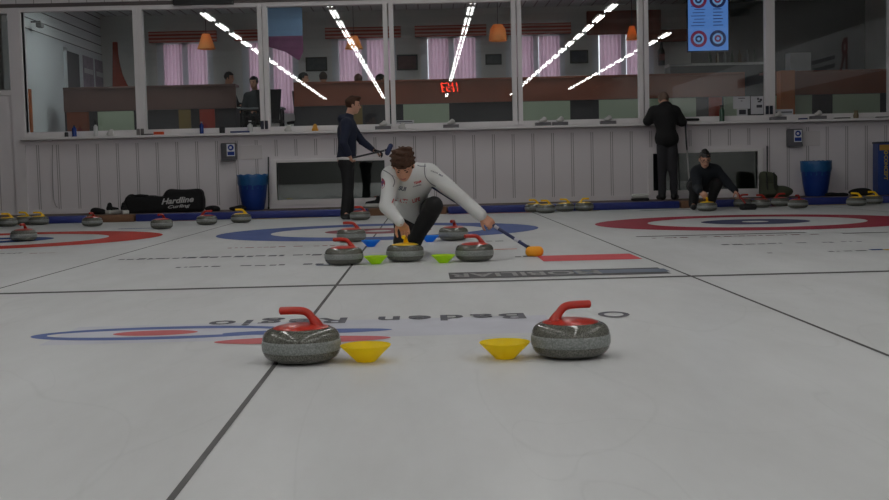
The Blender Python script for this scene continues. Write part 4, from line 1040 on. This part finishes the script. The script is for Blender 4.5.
# --- man in black with his back to us, leaning on the ledge
Yp = 19.36; z0 = .10
X3 = lambda x, Y=Yp: at(x, 150, Y).x
J3 = dict(pelvis=(X3(667.0), Yp, 1.08), shc=(X3(665.5), Yp+.06, 1.58), shL=(X3(655), Yp+.06, 1.53), shR=(X3(677), Yp+.06, 1.53), elL=(X3(649.0), Yp+.08, 1.39), elR=(X3(683), Yp+.08, 1.36), wrL=(X3(654), Yp+.28, 1.40), wrR=(X3(677), Yp+.28, 1.40),
          hipL=(X3(663), Yp, 1.00), hipR=(X3(671.5), Yp, 1.00), knL=(X3(662), Yp+.02, .60), knR=(X3(672.5), Yp-.01, .60), anL=(X3(661.5), Yp-.02, z0+.085), anR=(X3(673), Yp-.06, z0+.085), toeL=(X3(660), Yp+.14, z0+.042), toeR=(X3(677), Yp+.08, z0+.042),
          head=(X3(666.0), Yp+.16, 1.73), hf=(0, .85, -.45), hu=(0, .45, .85))
person('man in a black hoodie and dark jeans seen from behind, leaning on the ledge', J3, BLACKC, GREYC, SKIN2, mat('cropped_hair', lin(110, 90, 78), rough=.8), [(J3['wrL'], (.9, .4, -.05), (0, 0, -1), 1, .35), (J3['wrR'], (-.9, .4, -.05), (0, 0, -1), -1, .35)],
       h=.010, hair='short', hood=True, loose=2.6, slim=.4)
# --- crouching player in black, right
Yp = 17.45; hz2 = s_hold2.location
J4 = dict(pelvis=(P_(699, 185, Yp+.35)[0], Yp+.35, .36), shc=P_(706, 169, Yp+.02), shR=P_(696, 172.5, Yp), shL=P_(717, 171, Yp), elR=P_(697.5, 188, Yp-.12), wrR=(hz2.x-.075, hz2.y+.10, .275), elL=P_(727.5, 183, Yp-.05), wrL=P_(735.5, 191, Yp-.16),
          hipR=(P_(694, 185, Yp+.35)[0], Yp+.36, .34), hipL=(P_(704, 185, Yp+.35)[0], Yp+.36, .34), knR=P_(694.5, 187, Yp-.02), knL=P_(717.0, 183.5, Yp-.02), anR=(P_(693.5, 200, Yp)[0], Yp+.02, .085), anL=(P_(712, 200, Yp)[0], Yp+.12, .085), toeR=(P_(693.5, 200, Yp)[0]-.03, Yp-.14, .044),
          toeL=(P_(712, 200, Yp)[0]+.02, Yp-.04, .044), head=P_(704.8, 159.0, Yp-.13), hf=(-.05, -.90, -.38), hu=(0, -.38, .92))
bt = Vector(P_(728.5, 181, Yp-.02)); bh = Vector(P_(748, 207, 17.05)); bdir = (bh-bt).normalized()
p4, top4, L4, HA4 = person('crouching player in dark clothes with tied black hair and glasses', J4, DNAVY, BLACKC, SKIN2, BLACKH, [(J4['wrR'], Vector((hz2.x-.01, hz2.y+.02, .205))-Vector(J4['wrR']), (.3, .5, -.6), 1, .75), (J4['wrL'], bdir, (-.5, .3, -.8), -1, .85)],
       h=.009, hair='bun', loose=1.7)
bm = bmesh.new()
for s_ in (-1, 1):
    C_ = Vector(L4(s_*.031, .100, .0)); r_, u_ = Vector(HA4[0]), Vector(HA4[2])
    P = [C_+(r_*math.cos(2*PI*k/16)*.026+u_*math.sin(2*PI*k/16)*.019) for k in range(17)]; tube(bm, [p-p4.location for p in P], .003, 6)
    tube(bm, [Vector(L4(s_*.056, .098, .005))-p4.location, Vector(L4(s_*.080, .0, .008))-p4.location], .003, 6)
finish('glasses', bm, mat('glasses_black', (.02, .02, .02), rough=.3), p4)
broom('red and black broom with black head held by the crouching player in black', bt, bh, (1, .1, 0), mat('red_shaft', lin(150, 40, 36), rough=.3), mat('black_cover', (.012, .012, .013), rough=.8), (.115, .08, .045), stripes=None)

# --- people in the lounge, seated behind the counter
def guest(x, ytop, Y, turn, top_m, hair_m, label, lean=0):
    t = at(x, ytop, Y); hx, hzc = t.x, t.z-.125
    f = Vector((math.sin(turn), -math.cos(turn), 0)); s_ = Vector((math.cos(turn), math.sin(turn), 0))*-1       # s_: person's right
    b = Vector((hx, Y, 0)); q = lambda a, c, z: tuple(b+f*a+s_*c+Vector((0, 0, z)))
    z = hzc; seat = max(LF+.45, z-.80)
    d_ = z-.22
    J = dict(pelvis=q(-.05, 0, seat+.10), shc=q(-.03, 0, d_), shR=q(-.02, .175, d_-.04), shL=q(-.02, -.175, d_-.04), elR=q(.08, .22, d_-.32), elL=q(.08, -.22, d_-.32), wrR=q(.30, .14, d_-.36), wrL=q(.30, -.14, d_-.36),
             hipR=q(0, .09, seat+.06), hipL=q(0, -.09, seat+.06), knR=q(.40, .12, seat+.06), knL=q(.40, -.12, seat+.06), anR=q(.38, .12, LF+.09), anL=q(.38, -.12, LF+.09), toeR=q(.53, .13, LF+.045), toeL=q(.53, -.13, LF+.045),
             head=q(.02, 0, z), hf=tuple(f+Vector((0, 0, -.1))), hu=(0, 0, 1))
    person(label, J, top_m, BLACKC, SKIN2, hair_m, [(J['wrR'], f, (0, 0, -1), -1, .4), (J['wrL'], f, (0, 0, -1), 1, .4)], h=.016, hair='short', base=(hx, Y, LF))
GT = mat('guest_dark_top', (.02, .022, .026), rough=.8); GT2 = mat('guest_grey_top', (.05, .055, .06), rough=.8)
guest(228, 72, 25.0, 1.3, GT, BLACKH, 'dark clothed guest in profile at the end of the left counter')
guest(254, 76.5, 23.95, -.3, GT2, BLACKH, 'guest in grey facing the ice beside the window mullion')
guest(302.5, 72.5, 24.0, 1.4, GT, BLACKH, 'guest with dark hair, leftmost above the long counter')
guest(323, 72, 25.1, PI, GT2, mat('fair_brown_hair', lin(70, 58, 50)), 'guest with lighter hair below the framed team photo')
guest(358, 74, 24.0, PI, GT, mat('auburn_hair', lin(80, 44, 34)), 'guest with brown hair below the cone lamp with reflections')
guest(379.5, 74, 25.0, 2.0, GT, BLACKH, 'dark haired guest, rightmost above the long counter')

# ------------------------------------------------------------------ things by the wall
# waste bins
def bin_(x, label):
    p = at(x, 190, 19.45); r = empty('waste_bin', (p.x, 19.45, .10), 0, label, 'bin', 'blue waste bins on the walkway')
    bm = bmesh.new(); lathe(bm, [(0, 0), (.16, 0), (.175, .02), (.21, .20), (.235, .42), (.242, .44), (.232, .44), (.20, .2), (.165, .03), (0, .03)], 36); finish('body', bm, mat('blue_bin_plastic', lin(22, 58, 138), rough=.4, var=.05), r, smooth=True)
    bm = bmesh.new(); n = 48; R_ = []
    for zi, (rr, z) in enumerate(((.238, .40), (.247, .44), (.246, .52), (.252, .572), (.244, .578), (.236, .50), (.225, .34))):
        R_.append([bm.verts.new(((rr+.004*math.sin(k*2.1+zi))*math.cos(2*PI*k/n), (rr+.004*math.sin(k*2.1+zi))*math.sin(2*PI*k/n), z+.008*math.sin(k*1.3))) for k in range(n)])
    for a, b in zip(R_, R_[1:]):
        for k in range(n): bm.faces.new((a[k], a[(k+1) % n], b[(k+1) % n], b[k]))
    bmesh.ops.recalc_face_normals(bm, faces=bm.faces)
    finish('liner', bm, mat('teal_liner', lin(30, 92, 148), rough=.35, var=.2, vscale=14), r, smooth='all')
bin_(253, 'blue waste bin with liner on the walkway, left of the low window'); bin_(816, 'blue waste bin with liner on the walkway at the right')
# dispensers with a blue mandatory sign
def dispenser(x, ya, yb_, label):
    p = at(x, yb_, WY); q = at(x, ya, WY); h_ = q.z-p.z; r = empty('wall_dispenser', (p.x, WY, p.z), 0, label, 'dispenser', 'grey dispensers on the wall')
    bm = bmesh.new(); bx(bm, -.12, .13, -.12, -.001, 0, h_, bev=.02); finish('case', bm, mat('dispenser_grey', lin(92, 92, 98), rough=.4), r, smooth=True)
    finish('drip_lip', boxes((-.115, .125, -.135, -.12, 0, .04), bev=.005), mat('dispenser_grey', (0, 0, 0)), r)
    s_ = finish('sign', boxes((-.02, .115, -.123, -.1205, h_-.22, h_-.02)), mat('sign_white', lin(225, 228, 235)), r)
    o = disc(s_, 'sign_disc', .048, h_-.08, 0, .048, mat('sign_blue', lin(24, 60, 150)), -.1245); disc(s_, 'sign_figure', .045, h_-.08, 0, .022, mat('sign_white', (1, 1, 1)), -.1255)
    finish('sign_text', boxes((-.008, .104, -.1250, -.1235, h_-.205, h_-.145)), mat('sign_blue', (0, 0, 0)), s_)
dispenser(229.5, 143, 160.5, 'grey wall dispenser with blue sign left of the left bin'); dispenser(793, 129, 146.5, 'grey wall dispenser with blue sign above the right bin')
# small wall hatches
def hatch(xa, xb, ya, yb_, label):
    p = at(xa, yb_, WY); q = at(xb, ya, WY); o = finish('wall_hatch', boxes((p.x, q.x, WY-.015, WY-.001, p.z, q.z), bev=.004), mat('hatch_paint', lin(224, 219, 220), rough=.5)); tag(o, label, 'hatch')
hatch(239, 262, 145, 159.5, 'flat square wall hatch above the left bin'); hatch(801, 820, 131, 146, 'flat square wall hatch right of the right dispenser')
# black sticks leaning on the wall
for (x, ya, yb_, l) in ((268.3, 157, 209, 'thin black stick leaning beside the left bin'), (767.3, 146, 192, 'thin black stick leaning behind the olive backpack')):
    p = at(x, ya, WY-.04); q = at(x+.3, yb_-3, 19.6); r = empty('stick', (q.x, 19.6, .10), 0, l, 'stick')
    bm = bmesh.new(); tube(bm, [(0, 0, .012), (p.x-q.x, WY-.03-19.6, p.z-.10)], .012, 8); finish('pole', bm, mat('black_shaft', (0, 0, 0)), r)
    bm = bmesh.new(); tube(bm, [(0, 0, 0), (0, .002, .04)], .017, 8); finish('tip', bm, mat('socket_black', (0, 0, 0)), r)
# hanging cable at left wall
bm = bmesh.new(); P = catmull([P_(52.5, 140, WY-.02), P_(52.5, 170, WY-.02), P_(53.5, 196, WY-.02), P_(56, 206, WY-.02), P_(58, 207, WY-.02)], 6); tube(bm, P, .007, 6)
tag(finish('cable', bm, WALLD), 'thin cable hanging down the left wall boards', 'cable')
# broom leaning under the ledge beside the man in black
zL = 1.365
q = Vector(P_(686.5, 121.5, WY-.20)); q.z = 1.40; f_ = Vector(P_(690, 180, 19.55)); f_.z = .112
r = empty('curling_broom', f_, 0, 'white and black broom leaning on the ledge beside the man in black', 'broom')
top_ = Vector((P_(685, 124, WY-.27)[0], WY-.27, 1.39))
bm = bmesh.new(); tube(bm, [(0, 0, 0), (top_-f_)*.62], .013, 10); finish('lower_shaft', bm, mat('white_shaft', lin(170, 168, 168), rough=.4), r)
bm = bmesh.new(); tube(bm, [(top_-f_)*.62, (top_-f_)], .014, 10); finish('upper_shaft', bm, mat('black_shaft', (0, 0, 0)), r)
o = solid('brush_head', [rbox(top_-f_+Vector((.11, .06, .015)), (.14, .035, .022), .02)], mat('black_cover', (0, 0, 0)), r, h=.008, lo=np.array(top_-f_)-.05, hi=np.array(top_-f_)+np.array((.28, .12, .06)))
# long black sports bag
Yg = 19.3; zb = .101
A0, A1 = at(121, 205, Yg).x, at(204, 205, Yg).x
def hz_(px, py, Y=Yg): v = at(px, py, Y); return (v.x, Y, v.z)
r = empty('sports_bag', ((A0+A1)/2, Yg, zb), 0, 'long black curling bag with white lettering on the walkway', 'bag')
pr = [rbox(((hz_(165, 205)[0]), Yg, zb+.13), (.62, .17, .13), .07), rbox((hz_(185, 203)[0], Yg, zb+.185), (.30, .17, .185), .08, k=.05), ell((hz_(171, 198)[0], Yg, zb+.26), (.12, .14, .10), k=.04),
      rbox((hz_(142, 205)[0], Yg, zb+.13), (.23, .15, .135), .03, k=.03), cap(hz_(126, 207), hz_(132, 200), .08, .09, k=.03)]
bag = solid('bag_body', pr, BLACKC, r, h=.012, wob=wobble(.006, 18, 9), lo=(A0-.1, Yg-.25, zb-.02), hi=(A1+.1, Yg+.25, zb+.45)); local_to(bag, r)
LG = mat('bag_lettering', lin(200, 200, 200))
for s_, px_, py_, w_, h_ in (('Hardline', 180, 200, .52, .095), ('Curling', 181.5, 206.2, .36, .065)):
    b = text_sub(s_, w_, h_, .3); decal('lettering', b, bag, r, hz_(px_, py_), (1, 0, .06), (0, 0, 1), (0, 1, 0), LG, tuple(r.location), .012)
bm = bmesh.new(); tube(bm, [(hz_(133, 199)[0]-r.location.x, -.1, .27), (hz_(142, 198)[0]-r.location.x, -.13, .285), (hz_(150, 199)[0]-r.location.x, -.1, .27)], .02, 8); finish('carry_handle', bm, BLACKC, r)
# small black things and shoes along the walkway
def blob(name, px_, py_, sx, sy, sz, label, cat, m=BLACKC, Y=19.2, seed=1):
    v = at(px_, py_, Y); pr = [ell((v.x, Y, zb+sz*.9), (sx, sy, sz)), ell((v.x+sx*.4, Y, zb+sz*.6), (sx*.7, sy*.9, sz*.6), k=.03)]
    o = solid(name, pr, m, None, h=.01, wob=wobble(.01, 30, seed), lo=(v.x-sx*1.4, Y-sy*1.3, zb), hi=(v.x+sx*1.5, Y+sy*1.3, zb+sz*2.1), cuts=[lambda P: P[:, 2]-zb])
    o.location = (v.x, Y, zb); local_to(o, o); tag(o, label, cat)
blob('beanie', 97, 210, .10, .09, .055, 'small black cap lying at the left end of the walkway', 'cap', seed=1)
blob('black_cloth', 211.5, 205, .11, .09, .05, 'crumpled black cloth just right of the long bag', 'cloth', seed=3)
blob('black_cloth', 237, 205, .13, .09, .045, 'crumpled black cloth left of the left blue bin', 'cloth', seed=4)
blob('black_cloth', 835, 193, .17, .09, .022, 'flat black cloth lying right of the right blue bin', 'cloth', seed=5)
blob('black_jacket', 860, 188, .20, .10, .06, 'black jacket lying behind the right yellow stones', 'jacket', seed=6)
def shoe_(px_, label, Y=19.15, rz=0, dark=BLACKC):
    v = at(px_, 207, Y); r = empty('shoe', (v.x, Y, zb), rz, label, 'shoe', 'shoes left on the walkway')
    solid('upper', [cap((-.09, 0, .085), (.10, 0, .065), .042, .032), cap((-.085, 0, .09), (-.08, 0, .15), .045, .035, .03)], dark, r, h=.008, lo=(-.15, -.06, .02), hi=(.15, .06, .20), cuts=[lambda P: P[:, 2]-.055])
    solid('sole', [rbox((0, 0, .032), (.145, .052, .032), .018)], SOLE, r, h=.007, lo=(-.16, -.06, 0), hi=(.16, .06, .07))
shoe_(113, 'black shoe with white sole, between the cap and the bag', rz=1.15); shoe_(124.5, 'black shoe with white sole at the left end of the bag', Y=18.95, rz=-1.2)
shoe_(373.5, 'dark shoe behind the stone at the standing player\'s feet', Y=19.2, rz=PI)
v = at(640, 197, 19.2); r = empty('shoe', (v.x, 19.2, zb), 0, 'pale slip-on shoe on the walkway left of the man in black', 'shoe', 'shoes left on the walkway')
solid('upper', [rbox((0, 0, .075), (.135, .05, .035), .03)], SOLE, r, h=.008, lo=(-.16, -.07, .02), hi=(.16, .07, .13)); solid('sole', [rbox((0, 0, .022), (.145, .055, .022), .018)], SHOE, r, h=.007, lo=(-.16, -.07, 0), hi=(.16, .07, .05))
# olive backpack
Yk = 19.25; v = at(772, 190, Yk); OL = mat('olive_canvas', lin(78, 82, 66), rough=.85, var=.15, vscale=12, bump=.3, bscale=20)
r = empty('backpack', (v.x, Yk, zb), 0, 'olive green backpack slumped on the walkway under the leaning stick', 'backpack')
solid('pack_body', [rbox((-.06, 0, .20), (.14, .12, .20), .08), rbox((-.09, .0, .36), (.10, .09, .06), .05, k=.05), ell((.16, -.02, .09), (.18, .12, .09), k=.06)], OL, r, h=.011, wob=wobble(.006, 22, 3), lo=(-.3, -.2, 0), hi=(.4, .2, .5), cuts=[lambda P: P[:, 2]-.002])
solid('front_pocket', [rbox((-.06, -.12, .15), (.10, .04, .11), .035)], OL, r, h=.009, lo=(-.2, -.2, 0), hi=(.1, -.05, .3))
for s_ in (-.12, 0.0):
    bm = bmesh.new(); tube(bm, catmull([(s_, -.10, .40), (s_-.01, -.165, .30), (s_, -.155, .16), (s_+.03, -.12, .05)], 6), .014, 8); finish('strap', bm, mat('strap_dark', (.02, .022, .018)), r, smooth=True)
# blue sign column at the right edge
Yn = 19.3; p = at(876, 170, Yn)
r = empty('advertising_column', (p.x+.28, Yn, .10), 0, 'tall blue advertising column with yellow lettering at the right edge', 'sign')
zt = at(880, 143, Yn).z-.10
finish('body', boxes((-.28, .28, -.10, .15, 0, zt), bev=.01), mat('column_blue', lin(18, 56, 128), rough=.4, var=.35, vscale=6), r)
finish('cap_strip', boxes((-.285, .285, -.105, .155, zt-.01, zt+.02)), mat('column_cap', (.02, .03, .06)), r)
finish('badge', boxes((-.26, -.10, -.108, -.1005, zt-.12, zt-.03)), mat('badge_gold', lin(180, 140, 60)), r)
tb = fit_bm(text_bm('CONCEPT', 1, bold=.03), .40, .062)
for v_ in tb.verts: v_.co = Vector((-.155+v_.co.y, -.1015, zt-.40-v_.co.x))
finish('lettering', tb, mat('gold_print', lin(190, 165, 60)), r)
disc(r, 'emblem', -.155, zt-.155, .015, .034, MATS['gold_print'], -.1015)

# ------------------------------------------------------------------ things on the ledge
ZLG = 1.3655
def lat(name, px_, prof, m, label, cat, Y=WY-.12, seg=16, lid=None, scale=1):
    v = at(px_, 125, Y)
    if lid:
        r = empty(name, (v.x, Y, ZLG), 0, label, cat); bm = bmesh.new(); lathe(bm, prof, seg); finish('body', bm, m, r, smooth=True)
        bm = bmesh.new(); lathe(bm, lid[0], seg); finish('cap', bm, lid[1], r, smooth=True)
    else:
        bm = bmesh.new(); lathe(bm, prof, seg); tag(finish(name, bm, m, loc=(v.x, Y, ZLG), smooth=True), label, cat)
BT = lambda r_, h_: [(0, 0), (r_, 0), (r_, h_*.72), (r_*.45, h_*.84), (r_*.4, h_*.92), (0, h_*.92)]
CP = lambda r_, h_: [(0, h_*.9), (r_*.5, h_*.9), (r_*.5, h_), (0, h_)]
DK = mat('dark_plastic', (.02, .02, .022), rough=.4); BLB = mat('blue_bottle', lin(24, 54, 130), rough=.2); WHB = mat('white_bottle', lin(205, 205, 205), rough=.3)
lat('jar', 66, [(0, 0), (.03, 0), (.03, .07), (.02, .08), (0, .08)], DK, 'small dark jar on the ledge at far left', 'jar')
lat('drink_bottle', 74, BT(.038, .19), BLB, 'blue bottle on the ledge at far left, beside the jar', 'bottle', lid=(CP(.038, .19), DK))
lat('pump_bottle', 95.5, BT(.035, .22), WHB, 'white pump bottle with black top on the left ledge', 'bottle', lid=([(0, .19), (.022, .19), (.022, .27), (.008, .28), (.008, .31), (0, .31)], DK))
lat('drink_bottle', 201.5, BT(.033, .20), BLB, 'blue bottle on the ledge below the first lounge window', 'bottle', lid=(CP(.033, .2), mat('grey_cap', (.3, .3, .3))))
lat('cup', 222, [(0, 0), (.045, 0), (.05, .10), (.045, .10), (.04, .01), (0, .01)], DK, 'black mug on the ledge right of the blue bottle', 'cup')
lat('spray_bottle', 250, BT(.045, .17), WHB, 'white spray bottle on the ledge by the window mullion', 'bottle', lid=(CP(.05, .2), WHB))
lat('thermos', 722, BT(.042, .26), mat('green_steel', lin(52, 84, 66), rough=.35), 'green thermos bottle on the ledge right of the man in black', 'bottle', lid=(CP(.06, .27), DK))
lat('lantern', 315, [(0, 0), (.055, 0), (.055, .03), (.04, .06), (.03, .10), (.012, .12), (0, .12)], mat('amber_plastic', lin(215, 150, 40), rough=.4), 'small amber lantern shaped thing on the ledge left of the standing player', 'ornament')
lat('vase', 856, [(0, 0), (.04, 0), (.045, .05), (.03, .10), (.035, .13), (0, .13)], mat('tan_ceramic', lin(120, 105, 80), rough=.5), 'small tan ornament on the right ledge', 'ornament')
def tissue(px_, label, w_=.16, box=True):
    Y = WY-.13; v = at(px_, 125, Y); r = empty('tissue_box', (v.x, Y, ZLG), 0, label, 'tissue box', 'cloth boxes on the ledge')
    if box: finish('box', boxes((-w_, w_, -.06, .06, 0, .055), bev=.006), mat('box_grey', lin(112, 110, 114), rough=.7, var=.15, vscale=20), r)
    z_ = .055 if box else 0
    solid('tissue', [ell((0, 0, z_+.03), (.07, .04, .04)), ell((.02, 0, z_+.065), (.035, .025, .035), k=.02)], mat('tissue_white', lin(210, 208, 205), rough=.8), r, h=.008, wob=wobble(.008, 60, 4), lo=(-.1, -.06, z_-.0), hi=(.1, .06, z_+.12), cuts=[lambda P, z_=z_: P[:, 2]-z_])
for px_, l in ((288, 'crumpled white tissue on the ledge left of the standing player'), (110, 'crumpled white tissue on the left ledge beside the pump bottle'), (402, 'white tissue pile on the ledge behind the player in white')): tissue(px_, l, box=False)
for px_, l in ((383, 'grey box with tissue on the ledge right of the standing player'), (451, 'grey box with white tissue below the red clock digits'), (543, 'grey box with white tissue on the ledge, left of the close pair'), (560, 'grey box with white tissue on the ledge, right of the close pair'), (608, 'grey box with white tissue on the ledge left of the man in black'), (778, 'grey box with white tissue on the ledge left of the right dispenser'), (818, 'grey box with white tissue on the ledge above the right bin')): tissue(px_, l, w_=.13)
def flatbox(name, px_, w_, m, label, cat, h_=.03, d=.04):
    Y = WY-.13; v = at(px_, 125, Y); o = finish(name, boxes((-w_, w_, -d, d, 0, h_), bev=.006), m, loc=(v.x, Y, ZLG), smooth=True); tag(o, label, cat)
flatbox('cloth', 158.5, .08, mat('orange_cloth', lin(210, 74, 30), rough=.8), 'folded orange cloth on the left ledge', 'cloth', .05)
flatbox('glove', 147, .10, DK, 'flat black glove on the ledge left of the orange cloth', 'glove', .02)
flatbox('blue_wrap', 240, .16, mat('blue_wrap', lin(40, 56, 110)), 'flat blue packet on the ledge behind the spray bottle', 'packet', .03)
flatbox('blue_marker', 803, .07, mat('blue_wrap', (0, 0, 0)), 'small blue packet on the right ledge', 'packet', .025)
flatbox('black_case', 842, .13, DK, 'flat black case on the right ledge beside the ornament', 'case', .02)
flatbox('black_case', 882, .10, DK, 'flat black case at the right end of the ledge', 'case', .02)
# window latches on the mullions
for px_, py_, l in ((264.5, 125, 'pair of black window latches on the left mullion'), (769, 110, 'pair of dark blue window latches on the right mullion'), (140.5, 133, 'small square socket on the mullion between the two left windows')):
    v = at(px_, py_, WY-.03); r = empty('window_latch', (v.x, WY-.03, v.z), 0, l, 'latch', 'fittings on the window mullions')
    for s_ in (-.034, .034): finish('lever', boxes((s_-.026, s_+.026, -.03, -.001, -.07, .07), bev=.006), mat('latch_dark', lin(24, 28, 48), rough=.4) if px_ != 140.5 else mat('socket_grey', lin(120, 116, 116)), r)
# papers and stickers on the glass
def paper(xa, xb, ya, yb_, label, lines, cat='notice'):
    Y = WY+.038; p = at(xa, yb_, Y); q = at(xb, ya, Y); w_, h_ = (q.x-p.x)/2, q.z-p.z
    r = empty('paper_notice', ((p.x+q.x)/2, Y, p.z), 0, label, cat)
    finish('sheet', boxes((-w_, w_, 0, .004, 0, h_)), mat('paper_white', lin(200, 200, 205), rough=.7), r)
    bm = bmesh.new()
    for (x0, x1, z0_, z1_) in lines: bx(bm, -w_+2*w_*x0, -w_+2*w_*x1, -.002, 0, h_*z0_, h_*z1_)
    finish('print', bm, mat('print_dark', lin(60, 60, 68)), r)
paper(733.2, 750, 96.2, 109, 'white paper notice on the glass, larger upper sheet of the left pair', [(.3, .7, .82, .88), (.45, .55, .6, .66)]); paper(737, 747.5, 108.8, 116.8, 'white card with dark picture, below the larger notice', [(.2, .85, .3, .9)])
paper(751, 763.3, 96.2, 114.2, 'white paper notice with dark symbols, nearest the right mullion', [(.5, .65, .8, .92), (.7, .9, .74, .86), (.55, .8, .66, .74), (.45, .9, .36, .52)])
paper(396, 414, 120, 125, 'white sticker with small print at the bottom of the middle window', [(.05, .9, .6, .8), (.2, .95, .15, .35)]); paper(775, 793, 109, 115.3, 'white sticker with a line of print at the bottom of the right window', [(.05, .95, .4, .6)])
# black loudspeaker / display above the second window
p = at(173, 4, WY-.1); q = at(233, -4, WY-.1)
r = empty('black_sign_box', ((p.x+q.x)/2, WY-.001, p.z-.02), 0, 'long black box mounted above the second big window', 'box')
w_ = (q.x-p.x)/2; finish('case', boxes((-w_, w_, -.12, 0, 0, .30), bev=.01), DK, r); finish('bracket', boxes((-w_*.4, w_*.4, -.06, 0, -.03, 0)), FRM, r)
